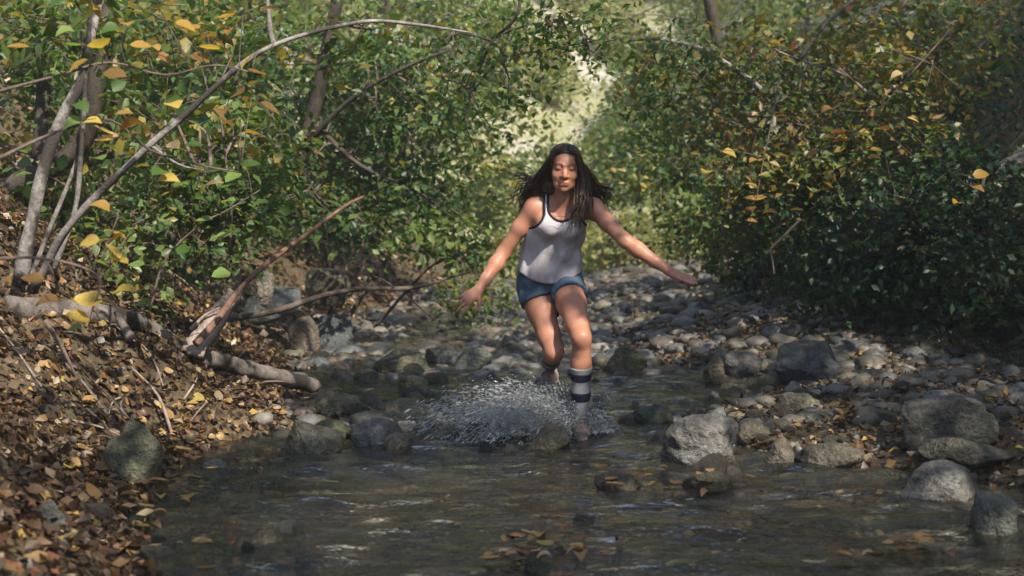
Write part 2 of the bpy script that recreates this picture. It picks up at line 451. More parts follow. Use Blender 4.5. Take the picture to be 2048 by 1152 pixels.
ROCKS = [
 # left, right, top, bottom, tone, moss, base z, angular, yaw-lean, label
 (1325,1478,822,922,(.30,.30,.30),.30,0,.16,'largest boulder at the tip of the gravel bar, right of her splashing foot'),
 (1052,1140,846,898,(.30,.26,.17),.42,0,.45,'small knobbly rock in the water just in front of the running person'),
 (1268,1350,806,842,(.13,.15,.11),.60,0,.10,'low dark mossy stone behind the boulder at the bar tip'),
 (1215,1298,692,742,(.16,.15,.10),.62,0,.15,'rounded mossy stone beside the white water right of the person'),
 (1408,1450,703,764,(.26,.23,.16),.35,0,.60,'upright blocky stone at the edge of the gravel bar'),
 (1548,1680,682,750,(.17,.19,.21),.15,0.05,.45,'big dark blue-grey boulder in the middle of the gravel bar'),
 (1545,1640,782,826,(.27,.25,.19),.2,0.06,.2,'smooth tan oblong stone above a flat grey slab on the bar'),
 (1558,1668,820,856,(.22,.22,.20),.2,0.05,.35,'flat grey slab stone in front of the tan oblong stone'),
 (1588,1740,884,926,(.24,.22,.17),.3,0.0,.2,'long low stone at the waterline right of the largest boulder'),
 (1800,1968,920,994,(.30,.30,.29),.15,0.0,.15,'big smooth pale grey boulder at the right waterline'),
 (1800,1985,785,890,(.20,.20,.17),.25,0.08,.45,'large tilted slab on the gravel bar by the right edge'),
 (1836,2040,870,922,(.16,.15,.12),.3,0.06,.3,'dark leafy stone below the large tilted slab'),
 (1955,2046,985,1080,(.22,.24,.22),.35,-.05,.3,'grey stone in the water at the lower right corner'),
 (1535,1590,876,916,(.28,.25,.19),.2,0.03,.4,'small tan stone between the largest boulder and the long low stone'),
 (1470,1545,838,866,(.19,.17,.12),.3,0.05,.3,'dark flat stone leaning on leaves behind the largest boulder'),
 (1340,1450,572,600,(.06,.12,.03),.85,0.0,.1,'bright green mossy hump beneath the outstretched hand'),
 (1445,1540,566,612,(.22,.25,.27),.1,0.02,.3,'pale blue-grey stone right of the green mossy hump'),
 (1555,1630,586,640,(.20,.23,.24),.2,0.1,.35,'rounded blue-grey boulder under the dark overhanging bank'),
 (1632,1715,612,664,(.20,.21,.22),.15,0.12,.6,'slanting slab resting against the dark right bank'),
 (1218,1275,601,636,(.10,.10,.10),.2,0.0,.15,'dark round stone in the riffle right of her hip'),
 (1272,1322,636,668,(.36,.36,.32),.1,0.0,.2,'pale round stone in the riffle right of her knee'),
 (1226,1270,645,670,(.34,.26,.21),.05,0.0,.3,'small pinkish stone just right of her raised knee'),
 (1360,1445,634,676,(.22,.24,.26),.1,0.03,.35,'blue-grey stone at the back of the bar, left of two like it'),
 (1450,1535,630,670,(.23,.25,.27),.1,0.04,.3,'flat blue-grey stone at the back of the bar near the bank'),
 (1500,1600,645,700,(.24,.26,.28),.1,0.05,.35,'broad blue-grey stone behind the big dark boulder'),
 (1300,1385,655,700,(.23,.24,.24),.2,0.02,.3,'weathered stone in the shallows behind the upright blocky stone'),
 (1660,1760,680,726,(.19,.20,.20),.2,0.08,.4,'grey stone right of the big dark boulder'),
 (1690,1790,738,768,(.33,.29,.24),.1,0.06,.3,'low pale stone lying right of the big dark boulder'),
 (1450,1525,700,735,(.28,.27,.26),.1,0.04,.3,'pale flat stone right of the upright blocky stone'),
 (488,602,570,622,(.26,.30,.32),.2,0.35,.3,'smooth blue-grey boulder on the left bank behind the split wood'),
 (514,548,540,586,(.42,.38,.33),.1,0.55,.3,'small pale stone perched above the blue-grey boulder'),
 (575,640,630,706,(.34,.28,.24),.15,0.0,.6,'pinkish blocky stone at the foot of the left bank'),
 (625,705,628,690,(.20,.23,.24),.15,0.0,.5,'slanted blue-grey stone leaning on the pinkish blocky one'),
 (610,700,535,585,(.17,.16,.11),.45,0.35,.4,'mossy brown boulder under the shrubs above the curved branch'),
 (660,725,636,668,(.22,.24,.24),.2,0.0,.3,'low grey stone at the left waterline under the curved branch'),
 (716,750,640,666,(.42,.39,.33),.1,0.0,.3,'small pale stone at the left waterline beside the low grey stone'),
 (745,858,697,742,(.26,.25,.17),.4,0.0,.3,'olive peaked rock in midstream left of the person'),
 (850,928,692,722,(.24,.25,.22),.2,0.0,.5,'flat slab rock in midstream behind the olive peaked one'),
 (905,985,690,735,(.22,.24,.22),.3,0.0,.4,'sloping grey rock in midstream nearest the person'),
 (795,860,752,785,(.24,.24,.13),.5,-.02,.2,'half-sunk yellow-green stone left of the splash'),
 (705,762,738,770,(.12,.14,.11),.4,-.02,.2,'dark half-sunk stone near the broken end of the log'),
 (625,722,786,816,(.21,.20,.13),.35,0.0,.3,'long brown stone right of the broken log end'),
 (735,872,798,842,(.25,.23,.15),.35,0.0,.3,'long olive stone with fallen leaves left of the splash'),
 (700,806,834,890,(.20,.22,.23),.2,0.0,.15,'smooth blue-grey rock behind the small tan stone'),
 (766,824,866,898,(.28,.25,.19),.15,0.0,.1,'small round tan stone at the pool edge'),
 (560,688,836,908,(.36,.34,.26),.35,0.0,.5,'lumpy mossy rock at the pool edge nearest the log'),
 (625,712,838,862,(.15,.16,.10),.6,0.04,.3,'low mossy stone behind the pale lumpy rock'),
 (830,925,846,872,(.16,.16,.11),.45,0.0,.3,'flat mossy stone between the blue-grey rock and the splash'),
 (925,1002,838,866,(.15,.15,.12),.3,0.0,.3,'flat dark stone at the left foot of the splash'),
 (208,318,842,964,(.18,.19,.13),.55,0.0,.25,'upright mossy boulder standing in the leaves at the left waterline'),
 (395,462,918,948,(.26,.28,.25),.2,-.03,.1,'pale half-sunk stone right of the upright mossy boulder'),
 (40,130,1000,1110,(.24,.25,.23),.3,0.0,.4,'leaning grey stone at the lower left corner'),
 (270,360,1085,1120,(.20,.19,.13),.4,-.02,.3,'low olive stone in the leafy shallows at lower left'),
 (490,560,1058,1090,(.18,.17,.11),.4,-.02,.3,'small olive stone in the leafy shallows'),
 (1190,1285,938,984,(.15,.13,.09),.4,-.03,.4,'leaf-strewn dark stone in the pool below the splash'),
 (1368,1470,940,988,(.17,.15,.10),.45,-.03,.4,'leaf-strewn dark stone in the pool below the largest boulder'),
 (1048,1102,1110,1150,(.05,.06,.04),.3,-.02,.3,'small black stone at the bottom edge of the pool'),
 (1148,1190,1028,1046,(.09,.07,.05),.2,-.01,.4,'tiny dark stone alone in the middle of the pool'),
 (985,1060,684,712,(.10,.09,.07),.3,0.0,.5,'dark flat ledge with dripping water behind her raised leg'),
]
rock_root = {}
LAND = []
def nick(label):
    w = label
    for cut in (' at ', ' in ', ' on ', ' beside ', ' behind ', ' with ', ' just ', ' under ', ' right of', ' left of', ' by ', ' between ', ' standing', ' leaning', ' resting', ' above ', ' near ', ' below ', ' beneath ', ' perched', ' nearest', ' alone', ' lying', ' seen', ', '):
        w = w.split(cut)[0]
    return w
def beside(x, y):
    n, dx, dy = min(((l[2], x - l[0], (y - l[1]) * .7) for l in LAND), key=lambda q: q[1] ** 2 + q[2] ** 2)
    rel = ('just right of' if dx > 0 else 'just left of') if abs(dx) > abs(dy) else ('behind' if dy > 0 else 'in front of')
    return '%s the %s' % (rel, n)
for i, (l, r, t, b, tone, moss, z0, ang, label) in enumerate(ROCKS):
    p = on_z((l + r) / 2, b, z0)
    Yf = p[1]
    a = (r - l) / FPX * Yf / 2
    dep = a * random.uniform(0.75, 0.95)
    cy = Yf + dep * 0.75
    a *= cy / Yf
    a *= 1.04
    ztop = at((l + r) / 2, t, cy)[2]
    vis = max(ztop - z0, 0.03)
    sink = vis * 0.45 + 0.04
    hz = (vis + sink) / 2
    W, F = rock_shape(100 + i, 5 if a > 0.17 else 4, ang)
    cx = (((l + r) / 2) - 1024) / FPX * cy
    me = mesh_np('river_rock', W * np.array([a, dep, hz]), F, M_ROCK)
    o = link('river_rock' if a < 0.16 else 'boulder', me, None, (cx, cy, ztop - hz), label, 'rock', 'rocks in and beside the stream')
    o.color = (tone[0] * .68, tone[1] * .66, tone[2] * .62, moss * 0.62 + 0.1)
    rock_root[i] = (cx, cy, ztop)
    LAND.append((cx, cy, nick(label)))

# individual cobbles
COB = [mesh_np('cobble', (lambda W: W * np.array([1, .8, .55]))(rock_shape(500 + k, 3, random.choice([.1, .2, .45]))[0]), ICO[3][1], M_ROCK) for k in range(12)]
tones = [(.25, .26, .27), (.20, .22, .24), (.30, .28, .24), (.34, .30, .25), (.16, .17, .17), (.24, .22, .16), (.40, .38, .35), (.30, .24, .20)]
TONE_W = ['grey', 'blue-grey', 'tan-grey', 'tan', 'dark grey', 'olive', 'pale', 'pinkish']
used = [(v[0], v[1], 0.1) for v in rock_root.values()]
def cobbles(n, px0, px1, y0, y1, smin, smax, label, group, mind=1.15):
    k = 0; tries = 0
    while k < n and tries < n * 40:
        tries += 1
        px = random.uniform(px0, px1); py = random.uniform(y0, y1)
        p = on_z(px, py, 0.03)
        s = smin * (smax / smin) ** (random.random() ** 1.6)
        if any((p[0] - u[0]) ** 2 + (p[1] - u[1]) ** 2 < (mind * 0.8 * (s + u[2])) ** 2 for u in used): continue
        z = T1(p[0], p[1])
        if z > 0.6: continue
        used.append((p[0], p[1], s))
        base = z
        ti = random.randrange(len(tones)); tn = tones[ti]
        lb = '%s %s %s' % ('big' if s > smax * .62 else 'middling' if s > smax * .36 else 'small', TONE_W[ti] + ' ' + label.split('|')[0], beside(p[0], p[1]) if '|' not in label else label.split('|')[1])
        while len(lb.split()) > 16: lb = ' '.join(lb.split()[1:])
        o = link('cobble', random.choice(COB), None, (p[0], p[1], base + s * 0.18), lb, 'stone', group)
        o.rotation_euler = (random.uniform(-.25, .25), random.uniform(-.25, .25), random.uniform(0, 6.28))
        o.scale = (s, s * random.uniform(.75, 1.1), s * random.uniform(.8, 1.25))
        if z < .0:                                   # rests on the bed, its top just above the water
            top = s * random.uniform(.18, .6); o.scale[2] = (top - z + .02) / 2 / .55; o.location[2] = (top + z - .02) / 2
            o.rotation_euler[0] *= .3; o.rotation_euler[1] *= .3
        v = random.uniform(.34, .64)
        o.color = (tn[0] * v, tn[1] * v, tn[2] * v, random.choice([.1, .15, .25, .42]))
        k += 1
cobbles(62, 1260, 2000, 600, 740, .05, .17, 'cobble on the back bar', 'cobbles at the back of the gravel bar')
cobbles(72, 1330, 2040, 745, 925, .03, .095, 'cobble on the near bar', 'cobbles on the near gravel bar')
cobbles(74, 620, 1250, 590, 760, .04, .15, 'wet stone in the riffle', 'stones in the riffle', .9)
cobbles(50, 560, 1330, 775, 885, .04, .12, 'wet stone across the stream', 'stones across the stream', .9)
cobbles(14, 100, 640, 880, 1140, .03, .08, 'stone in the left shallows', 'stones in the left shallows')
cobbles(30, 1030, 1500, 548, 598, .08, .26, 'stone in the far riffle', 'stones in the far riffle')

# pebbles: too many to count
def pebbles(n, xr, yr, smin, smax, seed):
    r = np.random.default_rng(seed)
    x = r.uniform(*xr, n); y = r.uniform(*yr, n)
    z = terrain(x, y)
    keep = (z < 0.55) & (x > np.interp(y, LE[:, 0], LE[:, 1]) - .12)
    x, y, z = x[keep], y[keep], z[keep]; n = len(x)
    s = smin * (smax / smin) ** (r.random(n) ** 2)
    V0, F0 = ICO[2] if smax > 0.06 else ICO[1]
    nv = len(V0)
    V = np.empty((n, nv, 3)); 
    ang = r.uniform(0, 6.28, n); ca, sa = np.cos(ang), np.sin(ang)
    L = V0[None] * (1 + 0.20 * r.uniform(-1, 1, (n, nv, 1))) * np.stack([s, s * r.uniform(.6, .95, n), s * r.uniform(.4, .7, n)], -1)[:, None]
    V[..., 0] = L[..., 0] * ca[:, None] - L[..., 1] * sa[:, None] + x[:, None]
    V[..., 1] = L[..., 0] * sa[:, None] + L[..., 1] * ca[:, None] + y[:, None]
    V[..., 2] = L[..., 2] + (z + s * .12)[:, None]
    F = (F0[None] + (np.arange(n) * nv)[:, None, None]).reshape(-1, 3)
    tn = np.array(tones)[r.integers(0, len(tones), n)] * r.uniform(.2, .58, (n, 1)) * np.array([1.04, 1.0, .93])
    return V.reshape(-1, 3), F, np.repeat(tn, nv, 0)
for (n, xr, yr, a, b, sd, nm, lb) in [
    (9000, (-2.2, 4.0), (4.0, 13), .012, .04, 1, 'gravel', 'gravel of small mixed pebbles over the near bed and bar'),
    (1900, (-1.6, 3.6), (7.0, 10.4), .03, .09, 4, 'gravel', 'wet stones and gravel breaking the surface around the person'),
    (4600, (-2.0, 3.6), (9.6, 21), .035, .13, 2, 'gravel', 'coarse grey stones filling the bed behind the person'),
    (1200, (-3, 6), (20, 36), .05, .2, 3, 'gravel', 'pale cobbles strewn where the stream bends far away')]:
    V, F, cc = pebbles(n, xr, yr, a, b, sd)
    link(nm, mesh_np(nm, V, F, M_PEB, col=cc), label=lb, cat='gravel', kind='stuff')

# ------------------------------------------------------------------ leaves
def leaf_mesh(P, Nn, size, col, rs, fine=True, asp=0.62):
    n = len(P)
    Nn = unit(Nn)
    d = rs.normal(size=(n, 3)); d[:, 2] -= 0.35
    d = unit(d - Nn * np.sum(d * Nn, 1, keepdims=True))
    s = np.cross(Nn, d)
    L = size[:, None]; Wd = L * asp * rs.uniform(.75, 1.2, (n, 1)) * 0.5
    fold = L * rs.uniform(0.02, 0.16, (n, 1)); dr = L * rs.uniform(-0.02, .22, (n, 1))
    if fine:
        base = P; mid = P + d * L * .45
        l = P + d * L * .38 + s * Wd + Nn * fold; r = P + d * L * .38 - s * Wd + Nn * fold
        l2 = P + d * L * .74 + s * Wd * .62 + Nn * fold * .4; r2 = P + d * L * .74 - s * Wd * .62 + Nn * fold * .4
        tip = P + d * L - Nn * dr
        V = np.stack([base, mid, l, r, l2, r2, tip], 1).reshape(-1, 3); k = 7
        T = np.array([[0, 1, 2], [0, 3, 1], [1, 4, 2], [1, 3, 5], [1, 6, 4], [1, 5, 6]])
    else:
        l = P + d * L * .45 + s * Wd + Nn * fold; r = P + d * L * .45 - s * Wd + Nn * fold
        tip = P + d * L - Nn * dr
        V = np.stack([P, l, r, tip], 1).reshape(-1, 3); k = 4
        T = np.array([[0, 3, 1], [0, 2, 3]])
    F = (T[None] + (np.arange(n) * k)[:, None, None]).reshape(-1, 3)
    return V, F, np.repeat(col, k, 0)

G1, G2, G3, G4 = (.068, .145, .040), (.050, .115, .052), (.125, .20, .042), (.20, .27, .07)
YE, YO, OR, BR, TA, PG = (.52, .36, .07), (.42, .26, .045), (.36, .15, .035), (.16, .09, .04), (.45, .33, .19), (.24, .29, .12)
PAL = {
 'green': [(G1, 4.5), (G2, 4), (G3, 4.5), (G4, 1.6), (YE, .25), (YO, .25), (BR, .2)],
 'deep':  [((.03, .07, .035), 5), ((.04, .085, .03), 4), ((.02, .05, .025), 5), (G3, .4), (BR, .4)],  # greens darkened, the shade of the banks put into the leaf colour
 'fresh': [(G3, 4), (G4, 4), (G1, 2.2), (PG, .9), (YE, .4)],
 'mixed': [(G1, 3.5), (G3, 5), (G2, 2.5), (YO, .8), (OR, .35), (BR, .6), (YE, .6), (G4, 2.2)],
 'autumn2':[(G1, 3), (G2, 2), (G3, 4), ((.15, .16, .04), 5), (YO, 2.2), (OR, 1.5), (BR, 1.0), (TA, 1.3), (YE, .9), (G4, .6)],
 'autumn':[(G1, 4), (G2, 4), ((.13, .15, .04), 5), (YO, .9), (OR, .55), (BR, .8), (TA, .8), (G3, 3.5), (G4, .8)],
 'pale':  [(PG, 4), ((.26, .32, .10), 4), ((.40, .40, .20), 4), (G4, 2), (YE, 1.2), ((.52, .45, .32), 1)],  # lightened greens, sunlight in the gap put into the leaf colour
 'litter':[((.085, .052, .03), 5), ((.14, .088, .048), 4), ((.33, .25, .16), 1.2), ((.22, .13, .05), 1.6), ((.05, .03, .02), 6), ((.34, .22, .05), .5), ((.22, .09, .04), .8)],
}
def pick(pal, n, rs, var=.25):
    cs = np.array([c for c, w in PAL[pal]]); w = np.array([w for c, w in PAL[pal]], float); w /= w.sum()
    c = cs[rs.choice(len(cs), n, p=w)]
    return c * rs.uniform(1 - var, 1 + var, (n, 1))

# fallen leaves on both banks
def litter_pts(n, xr, yr, rs, cond):
    x = rs.uniform(*xr, n); y = rs.uniform(*yr, n)
    le = np.interp(y, LE[:, 0], LE[:, 1]); re = np.interp(y, RE[:, 0], RE[:, 1])
    k = cond(x, y, le, re); x, y = x[k], y[k]
    z = terrain(x, y); e = 0.05
    nn = np.stack([-(terrain(x + e, y) - z) / e, -(terrain(x, y + e) - z) / e, np.ones(len(x))], -1)
    return np.stack([x, y, z], -1), unit(nn)
rs = np.random.default_rng(5)
Vs = []
def add_litter(n, xr, yr, size, cond, lift=.025):
    P, nn = litter_pts(n, xr, yr, rs, cond)
    P[:, 2] += rs.uniform(.004, lift, len(P))
    nn = nn + rs.normal(0, .6, nn.shape)
    return leaf_mesh(P, nn, rs.uniform(*size, len(P)), pick('litter', len(P), rs, .4), rs, False, .75)
def join_leaves(parts):
    o = 0; V = []; F = []; Cc = []
    for v, f, c in parts: V.append(v); F.append(f + o); Cc.append(c); o += len(v)
    return np.vstack(V), np.vstack(F), np.vstack(Cc)
Lf = join_leaves([add_litter(85000, (-5.5, -0.6), (3.2, 12), (.025, .062), lambda x, y, le, re: x < le + .25),
                  add_litter(16000, (-9, -1), (11, 24), (.06, .12), lambda x, y, le, re: x < le + .1),
                  ])
link('leaf_litter', mesh_np('leaf_litter', Lf[0], Lf[1], M_DRY, col=Lf[2], smooth=False), label='brown and tan fallen leaves covering the left bank', cat='leaf litter', kind='stuff')
Lf = join_leaves([add_litter(19000, (.6, 4.2), (5.5, 13), (.025, .06), lambda x, y, le, re: (x > re - .1)),
                  add_litter(2500, (.6, 5), (12, 26), (.05, .09), lambda x, y, le, re: (x > re - .1))])
link('leaf_litter', mesh_np('leaf_litter', Lf[0], Lf[1], M_DRY, col=Lf[2], smooth=False), label='dry brown leaves caught between the stones of the gravel bar', cat='leaf litter', kind='stuff')

# shapes of a broad single leaf
def broad_leaf(seed, curl, L=1.0):
    r = np.random.default_rng(seed)
    t = np.linspace(0, 1, 8)
    w = 0.40 * np.sin(np.pi * np.clip(t, 0, 1) ** .72) ** .8 * (1 + r.uniform(-.08, .08, 8)); w[0] = .012; w[-1] = .0
    zz = curl * (t - .4) ** 2 * -1.0
    c = np.stack([r.uniform(-.03, .03) * t, t, zz], -1)
    l = c + np.stack([-w, 0 * t, w * (.25 + abs(curl) * .3)], -1); rr = c + np.stack([w, 0 * t, w * (.25 + abs(curl) * .3)], -1)
    V = np.vstack([c, l, rr]); F = []
    for i in range(7):
        F.append([i, i + 1, 8 + i + 1, 8 + i]); F.append([i, 16 + i, 16 + i + 1, i + 1])
    st = np.array([[-.012, 0, 0], [.012, 0, 0], [.012, -.45, -.05], [-.012, -.45, -.05]])
    F.append([24, 25, 26, 27])
    return np.vstack([V, st]) * L, np.array(F)
BROAD = [mesh_np('leaf', *broad_leaf(40 + k, random.uniform(-.3, .9)), M_LEAF_OBJ) for k in range(7)]
DRYL = [mesh_np('fallen_leaf', *broad_leaf(60 + k, random.uniform(-.9, .9)), M_DRY_OBJ) for k in range(7)]

def dir_euler(nrm, d):
    z = Vector(nrm).normalized(); y = Vector(d); y = (y - z * y.dot(z)).normalized(); x = y.cross(z)
    from mathutils import Matrix
    return Matrix((x, y, z)).transposed().to_euler()

LIT = [((.42, .25, .09), 3), ((.5, .33, .14), 2), ((.3, .17, .08), 3), ((.2, .11, .06), 3), ((.5, .4, .24), 1.5), ((.55, .42, .1), 1)]
def lit_col():
    c = random.choices([a for a, b in LIT], [b for a, b in LIT])[0]; v = random.uniform(.35, .95)
    return (c[0] * v, c[1] * v, c[2] * v, 1)
for (lx, ly, lY, ln) in [(480, 730, 8.2, 'broken end of the log'), (250, 680, 7.85, 'thick part of the log'), (430, 640, 8.1, 'split slab of wood'), (90, 520, 7.0, 'pale leaning trunk')]:
    _p = at(lx, ly, lY); LAND.append((_p[0], _p[1], ln))
def fallen(n, px0, px1, y0, y1, zfun, smin, smax, label, group):
    for k in range(n):
        px, py = random.uniform(px0, px1), random.uniform(y0, y1)
        # march the view ray to the terrain
        d = ray(px, py); hit = None
        for s in np.arange(3.6, 16, .04):
            p = _O + d * s
            if p[2] < max(T1(p[0], p[1]), zfun): hit = p; break
        if hit is None: continue
        z = max(T1(hit[0], hit[1]), zfun)
        e = .06
        nn = Vector((-(T1(hit[0] + e, hit[1]) - z) / e, -(T1(hit[0], hit[1] + e) - z) / e, 1)) if z > zfun else Vector((0, 0, 1))
        nn = nn.normalized() + Vector((random.gauss(0, .35), random.gauss(0, .35), 0)) * (1 if z > zfun else .25)
        a = random.uniform(0, 6.28); s = random.uniform(smin, smax)
        cl = lit_col(); cw = 'yellow' if cl[0] < cl[1] * 1.45 and cl[0] > .3 else 'pale' if cl[2] > .12 else 'orange-brown' if cl[0] > .28 else 'brown' if cl[0] > .15 else 'dark brown'
        lb = '%s %s %s %s' % ('large' if s > smin + .67 * (smax - smin) else 'small' if s < smin + .33 * (smax - smin) else 'middling', cw, label, beside(hit[0], hit[1]))
        while len(lb.split()) > 16: lb = ' '.join(lb.split()[1:])
        o = link('fallen_leaf', random.choice(DRYL), None, (hit[0], hit[1], z + (.02 if z > zfun else .012)), lb, 'leaf', group)
        o.rotation_euler = dir_euler(nn, (math.cos(a), math.sin(a), 0))
        o.scale = (s, s, s)
        o.color = cl
fallen(130, 30, 560, 640, 930, -1, .04, .072, 'fallen leaf on the left bank', 'fallen leaves around the log')
fallen(70, 20, 420, 900, 1150, .0, .05, .085, 'fallen leaf in the left shallows', 'fallen leaves in the left shallows')
fallen(55, 1300, 2030, 770, 930, -1, .04, .065, 'fallen leaf on the bar', 'fallen leaves on the gravel bar')
fallen(20, 1190, 1490, 938, 990, .005, .05, .07, 'wet leaf on a pool stone', 'wet leaves in the pool')
fallen(26, 990, 1250, 1075, 1135, .0, .05, .075, 'wet leaf afloat at the bottom edge', 'floating leaves at the bottom')
fallen(16, 1680, 1890, 1080, 1125, .0, .05, .075, 'wet leaf afloat at lower right', 'floating leaves at lower right')

fallen(14, 560, 1000, 800, 880, .0, .035, .06, 'wet leaf in the band of stones', 'wet leaves among the stones')

# ------------------------------------------------------------------ dead wood
def wood(name, pts, r0, r1, mat, label, cat, sides=10, wob=.25, sub=4, prof=None, parts=()):
    pts = np.array(pts); base = pts[0]
    V, Q, T = tube(pts - base, r0, r1, sides, seed=len(label), wob=wob, subdiv=sub, prof=prof)
    if not parts:
        return link(name, mesh_np(name, V, [Q, T], mat), None, base, label, cat)
    e = link(name, None, None, base, label, cat)
    link('stem', mesh_np('stem', V, [Q, T], mat), e)
    for nm, pp, a, b in parts:
        V, Q, T = tube(np.array(pp) - base, a, b, 7, seed=3, wob=.2, subdiv=4)
        link(nm, mesh_np(nm, V, [Q, T], mat), e)
    return e

def march(px, py, lift=.0):
    d = ray(px, py)
    for sst in np.arange(3.6, 16, .02):
        p = _O + d * sst
        if p[2] < max(T1(p[0], p[1]), 0) + lift: return p
    return p
_a, _b = march(20, 616, .03), march(630, 772, .05)
LOGP = []
for t in np.linspace(0, 1, 7):
    q_ = _a + (_b - _a) * t; q_[2] = max(q_[2], T1(q_[0], q_[1]) + .01); LOGP.append(q_)
log = wood('fallen_log', LOGP,
     .064, .046, M_LOG, 'weathered pale fallen log lying from the left bank down to the water', 'log', 18, .17, 14,
     parts=[('branch_stub', [march(262, 680, .04), march(262, 680, .04) + np.array([-.04, -.02, .09]), march(262, 680, .04) + np.array([-.07, -.03, .15])], .03, .014),
            ('branch_stub', [march(470, 730, .05), march(470, 730, .05) + np.array([.05, 0, .06]), march(470, 730, .05) + np.array([.09, .0, .08])], .022, .01)])
# split slab of wood leaning on the log
def slab(name, p0, p1, w0, w1, th, mat, label):
    p0 = np.array(p0); p1 = np.array(p1); ax = unit(p1 - p0); up = np.array([0.15, -0.75, .6]); up = unit(up - ax * up.dot(ax)); sd = np.cross(ax, up)
    n = 26; V = []
    r = np.random.default_rng(3)
    for i, t in enumerate(np.linspace(0, 1, n)):
        w = w0 + (w1 - w0) * t; c = (p1 - p0) * t
        jag = .012 * noise(np.array([[t * 9, 0.3]]), 4)[0]
        for (u, v) in ((-.5, -.5), (-.5, .3), (-.2, .5), (.15, .35), (.5, .55), (.5, -.5)):
            V.append(c + sd * (w * u + jag) + up * (th * v * (1 + .3 * r.uniform(-1, 1))) + ax * (r.uniform(-.03, .03) if i in (0, n - 1) else 0))
    V = np.array(V); k = 6
    a = np.arange(n - 1)[:, None] * k + np.arange(k)[None]; b = np.arange(n - 1)[:, None] * k + (np.arange(k)[None] + 1) % k
    Q = np.stack([a, b, b + k, a + k], -1).reshape(-1, 4)
    caps = np.array([[5, 4, 3, 0], [0, 3, 2, 1], [(n - 1) * k + 0, (n - 1) * k + 3, (n - 1) * k + 4, (n - 1) * k + 5], [(n - 1) * k + 1, (n - 1) * k + 2, (n - 1) * k + 3, (n - 1) * k + 0]])
    return link(name, mesh_np(name, V, np.vstack([Q, caps]), mat, smooth=False), None, p0, label, 'wood')
slab('split_wood', at(385, 705, 7.85), at(470, 588, 8.35), .13, .09, .05, M_WOOD, 'pale split slab of wood leaning up the bank beside the log')
wood('long_stick', [at(392, 688, 7.72), at(440, 632, 7.9), at(482, 576, 8.1), at(545, 518, 8.3), at(620, 464, 8.5), at(690, 412, 8.7), at(728, 393, 8.8)], .022, .009, M_RED, 'long straight reddish stick slanting up from the split wood', 'stick', 8, .15, 4)
wood('curved_branch', [at(395, 640, 9.4), at(480, 634, 9.4), at(560, 620, 9.45), at(640, 593, 9.5), at(720, 578, 9.6), at(800, 577, 9.7), at(850, 571, 9.8), at(900, 554, 9.9), at(940, 544, 10)], .026, .009, M_TWIG,
     'grey curved bare branch reaching over the stream from the left bank', 'branch', 8, .2, 4,
     parts=[('side_twig', [at(790, 577, 9.68), at(770, 562, 9.7), at(748, 552, 9.72)], .011, .004)])
wood('thin_stick', [at(830, 605, 11.5), at(870, 640, 11.2)], .011, .006, M_TWIG, 'short thin stick slanting into the stream under her reaching hand', 'stick', 6, .1, 1)
wood('bank_stick', [at(325, 560, 8.6), at(340, 500, 8.7), at(338, 470, 8.75)], .018, .010, M_PALE, 'short pale stake of wood standing among the left bank shrubs', 'stick', 6, .1, 2)
for k, (a, b, y) in enumerate([((200, 620), (330, 600), 8.3), ((300, 740), (420, 690), 8.0), ((480, 775), (590, 765), 8.2), ((250, 770), (330, 845), 7.2), ((90, 640), (160, 770), 6.6), ((380, 660), (440, 615), 8.0)]):
    pa, pb = at(*a, y), at(*b, y + .1)
    wood('twig', [pa, (pa + pb) / 2 + np.array([0, 0, .02]), pb], random.uniform(.009, .016), .005, [M_TWIG, M_WOOD][k % 2],
         ['thin dark twig lying on the leaves above the log', 'thin pale stick crossing behind the log', 'thin pale twig beside the broken end of the log', 'pale bark strip lying on leaves below the log', 'dark twig slanting down in front of the log', 'thin pale stick beside the split wood'][k], 'stick', 6, .2, 3)

for k in range(30):
    px, py = random.uniform(40, 560), random.uniform(560, 900)
    d = ray(px, py); p = None
    for sst in np.arange(4, 14, .04):
        p = _O + d * sst
        if p[2] < T1(p[0], p[1]): break
    if T1(p[0], p[1]) < .03: continue
    a_ = random.uniform(0, 6.28); L_ = random.uniform(.12, .4); q = p + np.array([math.cos(a_), math.sin(a_), 0]) * L_
    pa = np.array([p[0], p[1], T1(p[0], p[1]) + .015]); pb = np.array([q[0], q[1], T1(q[0], q[1]) + .025]); mm = (pa + pb) / 2 + np.array([random.gauss(0, .02), random.gauss(0, .02), .02])
    mt = random.randrange(3)
    o = wood('twig', [pa, mm, pb], random.uniform(.004, .010), .003, [M_TWIG, M_WOOD, M_LOG][mt], '%s %s twig lying on the leaves %s' % ('long' if L_ > .28 else 'short', ['dark', 'pale', 'grey'][mt], beside(p[0], p[1])), 'twig', 6, .2, 3)
    o['group'] = 'twigs on the left bank'

# ------------------------------------------------------------------ trees
# where sunlight must find its way through the leaves: (point, radius)
GAPS = []
def gap(px, py, Y, r): GAPS.append((at(px, py, Y), r))
A_ = unit(np.cross(SUN_DIR, [0, 0, 1.0])); B_ = np.cross(SUN_DIR, A_)
def sun_uv(P): return np.stack([P @ A_, P @ B_], -1)

